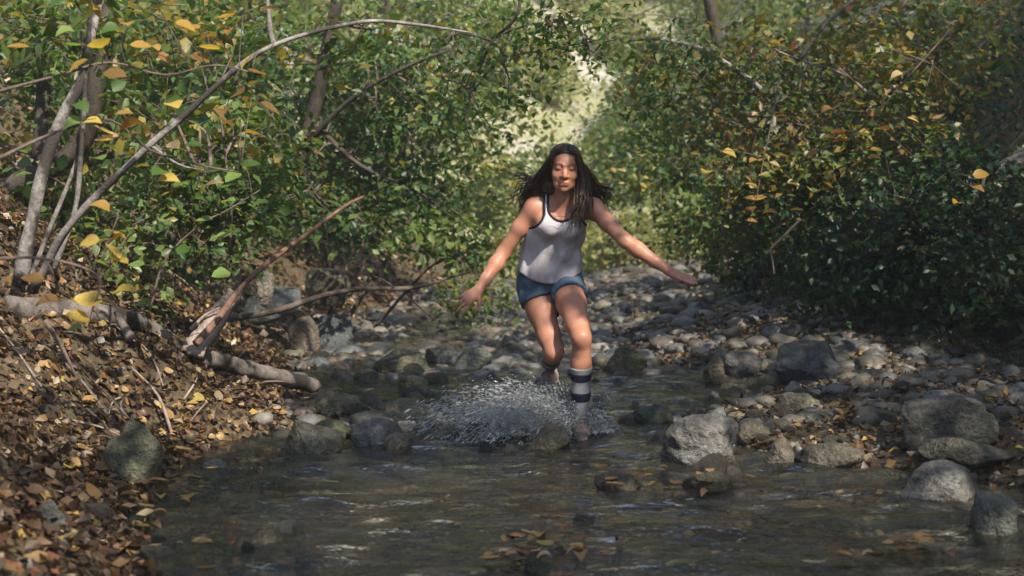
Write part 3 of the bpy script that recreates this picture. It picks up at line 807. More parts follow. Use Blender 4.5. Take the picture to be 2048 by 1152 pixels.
for g in [(990, 790, 7.6, .12), (1080, 810, 7.5, .08), (930, 780, 7.7, .07), (1080, 615, 7.5, .045), (1090, 655, 7.45, .045), (1150, 596, 7.3, .04), (1172, 622, 7.25, .04), (1112, 462, 7.38, .03), (1140, 470, 7.38, .025), (1048, 530, 7.5, .035), (1085, 535, 7.45, .025), (1122, 335, 7.28, .03), (1145, 360, 7.28, .02),
          (1160, 560, 7.5, .03), (1275, 495, 7.25, .05), (1305, 517, 7.25, .04), (1215, 440, 7.4, .04), (1165, 725, 7.3, .04),
          (1425, 885, 7.0, .06), (1395, 908, 6.9, .03), (1855, 850, 8.0, .05), (630, 870, 7.3, .08), (600, 850, 7.4, .06), (600, 760, 8.3, .09), (520, 740, 8.2, .07),
          (290, 810, 7.2, .07), (350, 800, 7.4, .05), (180, 640, 5.6, .08), (215, 590, 5.8, .08), (420, 660, 8.0, .08), (400, 690, 7.8, .06), (230, 520, 8.5, .14), (150, 450, 8.8, .12),
          (1430, 740, 10.2, .06), (1760, 750, 9.8, .10), (1500, 690, 12, .08), (1250, 800, 8.6, .06), (1600, 795, 8.6, .05), (760, 640, 14, .15), (620, 670, 11, .06),
          (800, 810, 8.2, .05), (1205, 715, 10.8, .1), (730, 985, 5.8, .06), (1380, 925, 6.5, .06), (1640, 740, 10.5, .05), (1490, 720, 10.6, .08),
          (520, 130, 6.5, .12), (300, 290, 6.5, .12), (110, 260, 6.5, .10), (470, 350, 7, .12), (240, 275, 6, .10), (310, 355, 6, .08), (640, 440, 12, .3), (820, 370, 13, .3), (600, 300, 12, .25), (880, 480, 14, .3), (960, 600, 14, .35),
          (80, 400, 7.2, .12), (390, 570, 8.4, .10), (1510, 160, 10, .2), (1430, 330, 13, .3), (1330, 290, 15, .4)]:
    gap(*g)
for _q, _rr in ((LOGP[-1], .09), (LOGP[-2], .10), (LOGP[3], .06), (march(650, 860), .12), (march(590, 850), .08), (march(300, 815), .09), (march(360, 800), .06), (march(230, 500), .14), (march(130, 470), .12), (march(120, 720), .08), (march(830, 815), .08), (march(760, 850), .06), (march(1660, 905), .07), (march(1480, 760), .08), (march(1750, 750), .12), (march(1390, 925), .08), (march(1860, 850), .07), (march(700, 640), .12)):
    GAPS.append((_q, _rr))
_r = random.Random(3)
for (x0, x1, y0, y1, yy, nn, rr) in [(1380, 1980, 30, 420, 10.8, 26, .16), (120, 560, 20, 460, 8.2, 16, .12), (560, 980, 60, 470, 12, 22, .2), (1250, 1500, 120, 420, 17, 12, .35)]:
    for _ in range(nn): gap(_r.uniform(x0, x1), _r.uniform(y0, y1), yy - .4, _r.uniform(.6, 1.2) * rr)
GAP_UV = sun_uv(np.array([g[0] for g in GAPS])); GAP_R = np.array([g[1] for g in GAPS]); GAP_H = np.array([g[0] @ SUN_DIR for g in GAPS])
def sunlit_filter(P, size):
    """True where a leaf may stay: outside every gap cut to let sun through"""
    uv = sun_uv(P); h = P @ SUN_DIR; k = np.ones(len(P), bool)
    for (u, r, hh) in zip(GAP_UV, GAP_R, GAP_H):
        d = np.hypot(uv[:, 0] - u[0], uv[:, 1] - u[1])
        k &= ~((d < r + size * (.36 if r < .05 else .85)) & (h > hh + .25))
    return k

def interp_path(pts, n=40):
    P = np.asarray(pts, float); L = np.concatenate([[0], np.cumsum(np.linalg.norm(np.diff(P, axis=0), axis=1))])
    t = np.linspace(0, L[-1], n); return np.stack([np.interp(t, L, P[:, i]) for i in range(3)], -1)

TREES = []
def tree(name, label, cat, paths, lobes, bark, group=None, fine=False, seed=1, gaps=True, leafmat=None, twig_r=.006, thin=None, trunk_name='trunk', limb_name='limb'):
    """paths: [(pts, r0, r1)] first is the trunk; lobes: [(centre, radii, clusters, leaves, leaf size, palette)]"""
    rs = np.random.default_rng(seed)
    base = np.array(paths[0][0][0], float)
    e = link(name, None, None, base, label, cat, group)
    samp = []
    for i, (pts, r0, r1) in enumerate(paths):
        pts = np.asarray(pts, float)
        if i and gaps and thin is not None and not sunlit_filter(interp_path(pts, 30)[6:], np.full(24, .05)).all():
            pts = pts[:1] + (pts - pts[:1]) * np.array([1, 1, 1.0]) + np.linspace(0, 1, len(pts))[:, None] * np.array([.35, .3, .25])
        V, Q, T = tube(pts - base, r0, r1, 9 if r0 > .03 else 6, seed=seed + i, wob=.22, subdiv=5)
        link(trunk_name if i == 0 else limb_name, mesh_np(trunk_name, V, [Q, T], bark), e)
        samp.append(interp_path(pts))
    S = np.vstack(samp)
    tw = []; LV = []
    for (c, rad, ncl, nlf, sz, pal) in lobes:
        c = np.asarray(c, float); rad = np.asarray(rad, float)
        u = unit(rs.normal(size=(ncl, 3))); rr = rs.random(ncl) ** (1 / 2.2)
        cl = c + u * rr[:, None] * rad
        cl += .25 * rad * fbm(cl * .9 / rad.mean() + seed, 2, seed)[:, None]
        # limb into the lobe, then sprays off it
        a0 = S[np.argmin(np.sum((S - c) ** 2, 1))]
        nh = max(3, min(9, ncl // 14))
        hubs = c + unit(rs.normal(size=(nh, 3))) * rad * rs.uniform(.25, .65, (nh, 1))
        HS = [S]
        for hb in hubs:
            a1 = S[np.argmin(np.sum((S - hb) ** 2, 1) * rs.uniform(.6, 1.6, len(S)))]
            m = (a1 + hb) / 2 + rs.normal(0, .07, 3) * np.linalg.norm(hb - a1) + np.array([0, 0, .05])
            path = np.array([a1, m, hb])
            if gaps and not sunlit_filter(interp_path(path, 14), np.full(14, .01)).all(): continue
            tw.append(tube(path - base, twig_r * 1.8, twig_r * .8, 5, subdiv=3))
            HS.append(interp_path(path, 8)[2:])
        H = np.vstack(HS[1:]) if len(HS) > 1 else S
        for q in range(ncl):
            if rs.random() > .55: continue
            hb = H[np.argmin(np.sum((H - cl[q]) ** 2, 1))]
            m = (hb + cl[q]) / 2 + rs.normal(0, .06, 3) * np.linalg.norm(hb - cl[q])
            if gaps and not sunlit_filter(np.array([m, cl[q], (m + hb) / 2, (m + cl[q]) / 2]), np.full(4, .01)).all(): continue
            tw.append(tube(np.array([hb, m, cl[q]]) - base, twig_r * .7, twig_r * .25, 3))
        nl = rs.integers(int(nlf * .5), int(nlf * 1.5) + 1, ncl)
        idx = np.repeat(np.arange(ncl), nl); n = len(idx)
        cn = rs.normal(0, .45, (ncl, 3)); cn[:, 2] += 1.0; cn += u * .35; cn = unit(cn)
        spread = sz * rs.uniform(1.6, 3.6, ncl)
        off = rs.normal(size=(n, 3)); nn = cn[idx]
        off = off - nn * np.sum(off * nn, 1, keepdims=True) * .72
        P = cl[idx] + off * spread[idx][:, None] * .6
        ln = nn + rs.normal(0, .5, (n, 3))
        size = sz * rs.uniform(.6, 1.25, n)
        # sprays share a tint
        col = pick(pal, ncl, rs, .2)[idx] * .55 + pick(pal, n, rs, .25) * .45
        k = np.ones(n, bool)
        if gaps: k &= sunlit_filter(P, size)
        if thin is not None: k &= thin(P)
        P, ln, size, col = P[k], ln[k], size[k], col[k]
        LV.append(leaf_mesh(P - base, ln, size, col, rs, fine))
    if tw:
        V, F = merge(tw); link('twigs', mesh_np('twigs', V, F, M_TWIG), e, kind='stuff')
    if LV:
        V, F, cc = join_leaves(LV)
        link('crown', mesh_np('crown', V, F, leafmat or M_LEAF, col=cc, smooth=False), e, kind='stuff')
    TREES.append(e)
    return e

def lobe(px, py, Y, rx, ry, rz, ncl, nlf, sz, pal):
    return (at(px, py, Y), (rx * 1.08 * Y / FPX, rz, ry * 1.08 * Y / FPX), int(ncl * .86), int(nlf * .85), sz * 1.22, pal)

def ground_at(x, y): return np.array([x, y, T1(x, y) - .05])

# --- left bank, near
gl = ground_at(-2.55, 7.2)
tree('leaning_sapling', 'pale slender sapling arching from the left edge over the whole upper left', 'tree',
     [([at(70, 580, 6.6), at(125, 470, 6.5), at(210, 375, 6.4), at(300, 290, 6.35), at(370, 230, 6.35), at(440, 165, 6.35), at(500, 117, 6.35), at(560, 85, 6.4), at(650, 58, 6.5), at(745, 42, 6.6), at(840, 50, 6.7), at(945, 66, 6.8)], .020, .006),
      ([at(548, 90, 6.4), at(540, 55, 6.4), at(532, -30, 6.4)], .014, .008),
      ([at(300, 290, 6.35), at(360, 330, 6.4), at(430, 345, 6.5)], .008, .004)],
     [lobe(520, 95, 7.1, 170, 90, .35, 34, 9, .07, 'mixed'), lobe(330, 240, 7.1, 170, 110, .3, 20, 8, .07, 'mixed'), lobe(760, 70, 7.2, 150, 60, .3, 14, 8, .06, 'mixed')],
     M_PALE, seed=21, fine=True)
tree('pale_trunk_tree', 'pale mottled trunk leaning at the far left edge beside a thin grey stem', 'tree',
     [([at(40, 560, 6.9), at(66, 430, 6.9), at(92, 320, 6.9), at(125, 235, 6.9), at(160, 165, 6.9), at(185, 60, 6.9), at(215, -60, 7)], .036, .022),
      ([at(105, 545, 7.0), at(150, 420, 6.95), at(162, 300, 6.9), at(170, 180, 6.9), at(178, 60, 6.85), at(185, -60, 6.8)], .015, .010),
      ([at(60, 560, 7.0), at(90, 480, 7.0), at(150, 330, 7.0), at(158, 250, 7.0)], .014, .009)],
     [lobe(150, 60, 7.0, 200, 90, .4, 40, 10, .075, 'mixed'), lobe(60, 250, 7.2, 90, 120, .3, 14, 9, .07, 'mixed')], M_PALE, seed=22, fine=True)
tree('dark_trunk_tree', 'dark upright trunk entering the top left corner behind the pale one', 'tree',
     [([ground_at(-3.5, 9.6), at(150, 300, 9.5), at(195, 150, 9.4), at(213, 40, 9.4), at(232, -120, 9.4)], .08, .055),
      ([at(75, 330, 9.3), at(85, 150, 9.3), at(60, -60, 9.3)], .05, .04)],
     [lobe(230, 60, 9.3, 240, 130, .9, 90, 12, .075, 'mixed'), lobe(120, 130, 9.8, 160, 160, .8, 60, 12, .08, 'green')], M_BARK, seed=23, fine=True)
def shrub(name, label, stems, lobes, seed, bark=M_TWIG, cat='shrub', group=None, fine=True, **kw):
    return tree(name, label, cat, stems, lobes, bark, group, fine, seed, trunk_name='stem', limb_name='stem', **kw)
shrub('bank_shrub', 'leafy green shrub on the left bank above the split wood, with bare upright stems',
      [([at(400, 560, 8.6), at(398, 430, 8.5), at(400, 260, 8.4)], .016, .007), ([at(455, 560, 8.6), at(462, 430, 8.5), at(455, 350, 8.4), at(440, 220, 8.4)], .012, .006),
       ([at(345, 580, 8.6), at(360, 450, 8.6), at(375, 320, 8.5)], .012, .006), ([at(425, 590, 8.7), at(418, 480, 8.7), at(402, 330, 8.6)], .013, .006)],
      [lobe(380, 370, 8.5, 170, 110, .5, 90, 12, .065, 'green'), lobe(300, 470, 8.5, 130, 70, .45, 46, 11, .06, 'fresh'), lobe(470, 460, 8.7, 110, 80, .45, 55, 12, .06, 'green'), lobe(440, 270, 8.6, 150, 90, .5, 60, 12, .065, 'mixed')], 31)
shrub('hillside_shrub', 'bushy green and yellow shrub higher up the left bank', [([ground_at(-4.6, 10.5), at(180, 330, 10.6), at(220, 200, 10.6)], .03, .012), ([ground_at(-4.2, 10.8), at(330, 300, 10.8), at(380, 150, 10.8)], .028, .012)],
      [lobe(230, 300, 10.6, 220, 130, .8, 130, 12, .075, 'mixed'), lobe(330, 130, 10.8, 220, 140, .9, 140, 12, .075, 'green'), lobe(120, 420, 10.4, 110, 70, .6, 40, 10, .07, 'mixed')], 32)
# --- left, middle distance: dense green maple over the stream
tree('maple_tree', 'dense green small-leaved tree filling the upper middle left', 'tree',
     [([ground_at(-3.3, 12.4), at(560, 420, 12.3), at(610, 280, 12.1), at(650, 120, 12), at(690, -80, 12)], .085, .05),
      ([at(600, 300, 12.1), at(700, 200, 11.8), at(800, 140, 11.6), at(900, 100, 11.5)], .03, .01),
      ([at(620, 240, 12.1), at(720, 330, 11.9), at(830, 380, 12), at(910, 440, 12)], .025, .008),
      ([at(590, 380, 12.2), at(690, 420, 11.9), at(760, 470, 11.9)], .02, .007)],
     [lobe(640, 170, 12.0, 190, 150, 1.0, 210, 14, .075, 'green'), lobe(790, 200, 11.9, 180, 130, 1.0, 190, 14, .07, 'green'), lobe(610, 360, 12.0, 150, 100, .8, 130, 14, .07, 'green'),
      lobe(790, 350, 12.2, 170, 80, .8, 130, 14, .07, 'green'), lobe(930, 200, 12.2, 110, 120, .8, 90, 13, .07, 'fresh'), lobe(700, 440, 12.1, 140, 50, .6, 70, 13, .07, 'green')],
     M_BARK, seed=41)
shrub('drooping_shrub', 'bright green shrub drooping to the water behind her reaching hand',
      [([ground_at(-1.75, 14.2), at(800, 480, 14.2), at(860, 400, 14.1), at(920, 430, 14)], .03, .01), ([ground_at(-1.5, 14.6), at(880, 520, 14.4), at(960, 560, 14)], .02, .008)],
      [lobe(880, 450, 14.2, 110, 90, .8, 90, 14, .085, 'fresh'), lobe(960, 580, 14.0, 80, 50, .5, 50, 12, .075, 'fresh'), lobe(790, 420, 14.2, 110, 60, .6, 60, 12, .08, 'green'), lobe(930, 520, 14.4, 80, 60, .6, 46, 12, .08, 'green')], 42, M_BARK, fine=False)
tree('background_tree', 'green tree behind the dense one, its top filling the upper centre left', 'tree',
     [([ground_at(-3.0, 18), at(700, 300, 18), at(760, 100, 18), at(800, -100, 18)], .1, .06)],
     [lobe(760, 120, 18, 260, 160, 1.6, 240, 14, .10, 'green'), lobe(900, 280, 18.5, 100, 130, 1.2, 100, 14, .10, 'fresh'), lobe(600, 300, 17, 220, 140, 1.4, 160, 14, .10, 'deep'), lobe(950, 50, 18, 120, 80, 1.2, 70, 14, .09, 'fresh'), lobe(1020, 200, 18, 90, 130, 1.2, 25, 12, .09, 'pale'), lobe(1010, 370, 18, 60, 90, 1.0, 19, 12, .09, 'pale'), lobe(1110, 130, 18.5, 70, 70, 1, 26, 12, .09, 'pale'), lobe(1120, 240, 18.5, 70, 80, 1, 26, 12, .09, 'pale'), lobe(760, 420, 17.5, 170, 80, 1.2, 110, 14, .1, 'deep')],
     M_BARK, seed=43)
tree('slope_tree', 'leafy tree on the slope behind the left shrubs', 'tree',
     [([ground_at(-6, 15), at(250, 250, 15.5), at(270, 50, 15.5), at(280, -150, 15.5)], .11, .07)],
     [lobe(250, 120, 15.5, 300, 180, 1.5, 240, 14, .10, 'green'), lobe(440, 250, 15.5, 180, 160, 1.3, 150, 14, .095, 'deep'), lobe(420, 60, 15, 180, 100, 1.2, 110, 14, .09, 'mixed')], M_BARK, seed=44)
# --- overhead spray hanging from the top edge
tree('overhanging_branch_tree', 'tree at left whose dark twiggy branch hangs from the top centre', 'tree',
     [([ground_at(-4.6, 8.6), np.array([-4.2, 8.7, 3.0]), np.array([-3.2, 8.9, 4.4]), np.array([-1.4, 9.0, 4.6]), np.array([-.3, 9.0, 3.6]), at(1040, -20, 9), at(985, 82, 9), at(962, 130, 9), at(938, 200, 9)], .09, .006),
      ([at(985, 82, 9), at(920, 66, 9), at(880, 90, 9)], .010, .004), ([at(962, 130, 9), at(968, 90, 9.1), at(1040, 55, 9.1), at(1110, 40, 9.1)], .009, .004),
      ([at(948, 180, 9), at(1000, 120, 9), at(1090, 100, 9), at(1210, 78, 9)], .009, .004), ([at(945, 190, 9), at(965, 230, 9), at(985, 260, 9)], .007, .003), ([at(940, 200, 9), at(930, 240, 9.05), at(950, 300, 9.1)], .007, .003)],
     [lobe(960, 120, 9.0, 130, 100, .6, 60, 10, .05, 'green'), lobe(1090, 60, 9.1, 140, 70, .6, 52, 10, .05, 'green'), lobe(1200, 90, 9.2, 110, 60, .6, 30, 10, .05, 'fresh')], M_BARK, seed=45)

# --- right bank
tree('arching_tree', 'olive and brown leaved tree on the right with a bare arching branch', 'tree',
     [([ground_at(4.6, 11.2), at(1760, 420, 11.1), at(1640, 320, 11), at(1565, 235, 10.9), at(1510, 168, 10.8), at(1440, 120, 10.8), at(1385, 92, 10.8), at(1315, 78, 10.8), at(1240, 82, 10.9)], .06, .010),
      ([at(1650, 325, 11), at(1740, 220, 10.9), at(1850, 120, 10.8), at(1960, 20, 10.7)], .03, .012),
      ([at(1560, 240, 10.9), at(1500, 250, 10.7), at(1420, 220, 10.6)], .012, .005),
      ([at(1600, 120, 10.7), at(1650, 50, 10.6), at(1720, -10, 10.5)], .016, .012),
      ([at(1760, 210, 10.8), at(1690, 150, 10.6), at(1600, 120, 10.7), at(1550, 100, 10.7)], .014, .006)],
     [lobe(1450, 140, 10.9, 170, 110, .8, 120, 12, .065, 'autumn'), lobe(1640, 190, 10.9, 180, 150, .9, 130, 13, .065, 'autumn2'), lobe(1820, 120, 10.8, 190, 130, .9, 120, 13, .065, 'autumn2'),
      lobe(1560, 320, 11.0, 150, 90, .8, 90, 13, .065, 'autumn2'), lobe(1760, 310, 11.0, 190, 90, .8, 130, 13, .065, 'autumn'), lobe(1500, 430, 11.2, 110, 70, .6, 70, 13, .06, 'autumn'), lobe(1340, 200, 11.2, 110, 90, .6, 46, 12, .065, 'mixed')], M_PALE, seed=51)
shrub('dark_bank_shrub', 'dense shrub overhanging the right bank, its leaf colour darkened as if shaded', [([ground_at(4.3, 10.6), at(1860, 480, 10.5), at(1820, 380, 10.4)], .03, .012), ([ground_at(4.5, 10.2), at(1960, 470, 10.2), at(1970, 350, 10.2)], .03, .012)],
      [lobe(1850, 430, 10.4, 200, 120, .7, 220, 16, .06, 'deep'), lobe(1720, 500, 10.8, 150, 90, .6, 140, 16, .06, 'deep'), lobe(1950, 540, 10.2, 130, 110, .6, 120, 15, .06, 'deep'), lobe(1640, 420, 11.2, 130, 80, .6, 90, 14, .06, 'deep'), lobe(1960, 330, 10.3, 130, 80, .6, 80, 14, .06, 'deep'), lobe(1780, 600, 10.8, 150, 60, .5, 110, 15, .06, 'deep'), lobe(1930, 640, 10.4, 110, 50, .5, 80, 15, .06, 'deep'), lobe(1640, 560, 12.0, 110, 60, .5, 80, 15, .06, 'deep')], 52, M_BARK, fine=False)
shrub('bank_edge_shrub', 'olive shrub hanging over the stream edge beyond the outstretched hand', [([ground_at(3.6, 14.6), at(1560, 480, 14.4), at(1500, 450, 14.3)], .03, .01)],
      [lobe(1500, 490, 14.3, 110, 70, .7, 80, 14, .075, 'autumn'), lobe(1600, 470, 14.2, 130, 90, .7, 110, 14, .075, 'deep'), lobe(1560, 560, 14.0, 100, 40, .5, 46, 13, .07, 'deep'), lobe(1470, 550, 14.6, 60, 30, .4, 26, 12, .07, 'green')], 53, M_BARK, fine=False)
tree('green_bank_tree', 'green tree behind the arching branch, right of the bright gap', 'tree',
     [([ground_at(4.4, 17.5), at(1540, 350, 17.4), at(1480, 200, 17.2), at(1430, 60, 17), at(1400, -120, 17)], .1, .06), ([at(1500, 240, 17.3), at(1400, 280, 16.9), at(1320, 330, 16.8)], .03, .01)],
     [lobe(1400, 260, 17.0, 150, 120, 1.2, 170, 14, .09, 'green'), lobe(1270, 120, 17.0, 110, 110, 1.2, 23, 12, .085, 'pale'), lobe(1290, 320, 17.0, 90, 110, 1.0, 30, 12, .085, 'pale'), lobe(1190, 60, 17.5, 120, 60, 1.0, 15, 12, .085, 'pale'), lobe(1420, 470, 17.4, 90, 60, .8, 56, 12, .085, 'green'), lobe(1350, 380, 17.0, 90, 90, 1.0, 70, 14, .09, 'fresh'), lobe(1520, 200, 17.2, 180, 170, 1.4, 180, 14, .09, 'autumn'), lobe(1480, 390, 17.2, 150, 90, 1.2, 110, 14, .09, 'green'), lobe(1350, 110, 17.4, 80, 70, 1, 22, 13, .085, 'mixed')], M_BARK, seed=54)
tree('rear_bank_tree', 'brownish tree on the right bank behind the arching one', 'tree',
     [([ground_at(6.6, 15), at(1880, 300, 15), at(1860, 100, 15), at(1830, -120, 15)], .11, .07)],
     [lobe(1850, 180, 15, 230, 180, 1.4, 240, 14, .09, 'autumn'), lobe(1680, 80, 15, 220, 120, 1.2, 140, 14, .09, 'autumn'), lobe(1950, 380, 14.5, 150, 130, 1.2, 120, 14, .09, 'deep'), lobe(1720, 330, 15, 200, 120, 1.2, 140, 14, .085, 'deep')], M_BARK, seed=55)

# --- unseen trees added to shade the stream, crowns shaped for the dapple
def canopy_thin(P):
    """leaf cover shaped by where its shadow lands: dense for the stream, broken for the banks"""
    G = P - SUN_DIR * (P[:, 2] / SUN_DIR[2])[:, None]
    nz = fbm(sun_uv(P)[:, :2] * 1.9, 2, 71)
    keep_all = ((G[:, 0] > -1.4) & (G[:, 0] < 3.4) & (G[:, 1] < 20.0)) | ((G[:, 0] > 2.6) & (G[:, 1] < 13.0))
    keep_some = (G[:, 0] < -1.4) & (G[:, 1] < 9.0)
    return (keep_all & (nz < .38)) | (keep_some & (nz < .30)) | (nz < -.16)
def canopy(k, base, top, label, spreads, pal='green', leaf=.12, seed=60):
    b = ground_at(*base); m = (b + np.array(top)) / 2 + np.array([.2, -.1, .6])
    tree('unseen_shade_tree', label, 'tree', [([b, m, np.array(top)], .13, .06)] + [([m + (np.array(top) - m) * .5, (np.array(s[0]) + np.array(top)) / 2 + np.array([0, 0, .3]), np.array(s[0])], .05, .012) for s in spreads],
         [(s[0], s[1], s[2], 16, leaf, pal) for s in spreads], M_BARK, 'unseen trees added to shade the stream', False, seed + k, twig_r=.009, thin=canopy_thin)
canopy(0, (5.4, 1.9), (5.0, 2.2, 7.4), 'unseen tree on the right bank nearest the camera, crown shaped to shade the stream', [((2.6, 5.0, 4.8), (1.5, 1.5, .7), 170), ((4.6, 4.4, 6.6), (1.7, 1.8, 1.0), 190), ((1.6, 3.6, 6.2), (1.4, 1.4, .8), 120), ((3.6, 2.4, 6.0), (1.5, 1.4, .9), 120), ((1.5, 2.2, 5.2), (1.2, 1.2, .7), 110), ((2.7, 3.1, 5.3), (.8, .8, .5), 70), ((2.9, 2.5, 6.2), (.9, .8, .5), 60)])
canopy(1, (5.2, 7.4), (4.8, 7.4, 6.8), 'unseen tree on the right bank level with the person, crown shaped to shade the stream', [((3.3, 7.4, 5.0), (1.6, 1.6, .8), 180), ((5.4, 7.0, 6.6), (1.8, 1.7, 1.1), 190), ((2.4, 6.4, 7.0), (1.6, 1.5, .9), 140), ((.8, 7.2, 6.4), (1.5, 1.4, .8), 120), ((6.9, 5.8, 6.0), (1.6, 1.6, .9), 140)])
canopy(2, (5.6, 10.8), (5.2, 10.6, 7.2), 'unseen tree on the right bank behind the bar, crown shaped to shade the stream', [((4.4, 10.2, 5.2), (1.8, 1.7, .9), 180), ((6.6, 9.6, 6.8), (1.8, 1.8, 1.1), 180), ((3.0, 9.6, 7.0), (1.7, 1.5, .9), 130), ((6.8, 12.2, 6.2), (1.8, 1.7, 1.0), 150)])
canopy(3, (5.9, -.9), (5.5, -.5, 7.2), 'unseen tree on the right bank beside the camera, crown shaped to shade the stream', [((4.0, -.3, 6.0), (1.6, 1.5, .9), 150), ((5.9, 1.2, 6.0), (1.6, 1.6, .9), 140), ((6.2, 3.6, 6.2), (1.6, 1.6, .9), 140), ((2.4, -.8, 6.0), (1.5, 1.5, .8), 110), ((4.9, 2.9, 5.6), (1.4, 1.4, .8), 110)])

# --- far sunlit growth
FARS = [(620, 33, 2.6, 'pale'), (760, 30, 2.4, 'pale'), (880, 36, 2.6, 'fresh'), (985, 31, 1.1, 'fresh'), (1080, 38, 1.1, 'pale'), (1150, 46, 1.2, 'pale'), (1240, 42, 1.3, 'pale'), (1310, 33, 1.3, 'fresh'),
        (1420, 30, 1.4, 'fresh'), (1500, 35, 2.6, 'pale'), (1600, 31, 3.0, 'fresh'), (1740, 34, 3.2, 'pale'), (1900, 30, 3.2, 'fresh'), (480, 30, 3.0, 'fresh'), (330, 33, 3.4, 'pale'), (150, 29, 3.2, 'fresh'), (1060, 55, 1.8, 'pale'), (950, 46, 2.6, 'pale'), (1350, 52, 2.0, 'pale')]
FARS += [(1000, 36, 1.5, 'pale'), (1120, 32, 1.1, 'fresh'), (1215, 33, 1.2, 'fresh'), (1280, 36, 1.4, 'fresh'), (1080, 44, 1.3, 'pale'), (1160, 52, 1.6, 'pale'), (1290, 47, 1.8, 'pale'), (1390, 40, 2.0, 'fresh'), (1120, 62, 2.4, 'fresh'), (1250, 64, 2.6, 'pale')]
FARS += [(1250, 27, .7, 'pale'), (1335, 28, .9, 'pale'), (1020, 27, .7, 'pale'), (1180, 29, .7, 'pale')]  # low bushes coloured pale to look sunlit
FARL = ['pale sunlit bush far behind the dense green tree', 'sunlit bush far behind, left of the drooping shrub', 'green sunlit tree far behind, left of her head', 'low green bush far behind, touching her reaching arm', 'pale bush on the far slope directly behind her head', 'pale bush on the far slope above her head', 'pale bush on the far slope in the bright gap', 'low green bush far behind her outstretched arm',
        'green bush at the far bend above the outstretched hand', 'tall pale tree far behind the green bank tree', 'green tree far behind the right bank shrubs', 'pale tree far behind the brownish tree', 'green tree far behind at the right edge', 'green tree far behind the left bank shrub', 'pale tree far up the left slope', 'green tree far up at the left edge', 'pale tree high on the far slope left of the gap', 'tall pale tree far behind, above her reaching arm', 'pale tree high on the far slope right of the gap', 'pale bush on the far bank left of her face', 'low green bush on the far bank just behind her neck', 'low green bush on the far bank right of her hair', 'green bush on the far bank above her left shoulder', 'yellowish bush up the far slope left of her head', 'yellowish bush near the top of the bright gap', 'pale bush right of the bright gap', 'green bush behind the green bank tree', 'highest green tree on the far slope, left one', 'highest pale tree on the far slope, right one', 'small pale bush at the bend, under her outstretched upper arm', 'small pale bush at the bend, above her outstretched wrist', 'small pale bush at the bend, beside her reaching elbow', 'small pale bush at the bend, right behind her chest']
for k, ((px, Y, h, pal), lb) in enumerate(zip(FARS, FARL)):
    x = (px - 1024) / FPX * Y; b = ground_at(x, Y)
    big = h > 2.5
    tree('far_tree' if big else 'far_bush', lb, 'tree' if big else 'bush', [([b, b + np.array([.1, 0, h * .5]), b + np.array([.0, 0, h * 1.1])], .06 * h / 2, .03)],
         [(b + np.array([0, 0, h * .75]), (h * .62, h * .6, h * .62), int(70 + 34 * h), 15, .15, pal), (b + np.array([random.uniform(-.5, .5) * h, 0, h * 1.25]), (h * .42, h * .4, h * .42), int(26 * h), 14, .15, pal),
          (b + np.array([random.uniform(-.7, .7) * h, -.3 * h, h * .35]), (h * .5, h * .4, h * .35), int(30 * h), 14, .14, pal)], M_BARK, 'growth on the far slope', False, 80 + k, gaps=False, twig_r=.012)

# single large leaves close to the camera, parts of a sapling
def big_leaf_sprig(name, label, pts, r0, r1, leaves, seed):
    r = random.Random(seed)
    base = np.array(pts[0]); e = link(name, None, None, base, label, 'branch')
    V, Q, T = tube(np.array(pts) - base, r0, r1, 6, subdiv=4); link('stem', mesh_np('stem', V, [Q, T], M_TWIG), e)
    S = interp_path(pts, 60)
    for (px, py, Y, s, col) in leaves:
        p = at(px, py, Y)
        a = S[np.argmin(np.sum((S - p) ** 2, 1))]
        d = unit(p - a); ax = Vector((r.uniform(-1, 1), r.uniform(-.5, .2), r.uniform(-.45, .25)))
        nn = Vector((r.gauss(0, .35), -.35 + r.gauss(0, .3), 1.0))
        o = link('leaf', r.choice(BROAD), e, p - base); o.rotation_euler = dir_euler(nn, ax)
        o.scale = (s, s, s); v = r.uniform(.85, 1.15); o.color = (col[0] * v, col[1] * v, col[2] * v, 1)
        # petiole joins leaf and stem
        q = p - np.array(o.rotation_euler.to_matrix() @ Vector((0, .45 * s, .05 * s)))
        if np.linalg.norm(q - a) > .01:
            V, Q, T = tube(np.array([a, (a + q) / 2 + np.array([0, 0, .012]), q]) - base, .0028, .0018, 3)
            link('leaf_stalk', mesh_np('leaf_stalk', V, [Q, T], M_TWIG), e)
    return e
Yl, Ol, Bl, Gl, Pl, Tl = (.62, .45, .10), (.48, .29, .06), (.28, .16, .05), (.09, .17, .035), (.22, .34, .08), (.66, .47, .24)
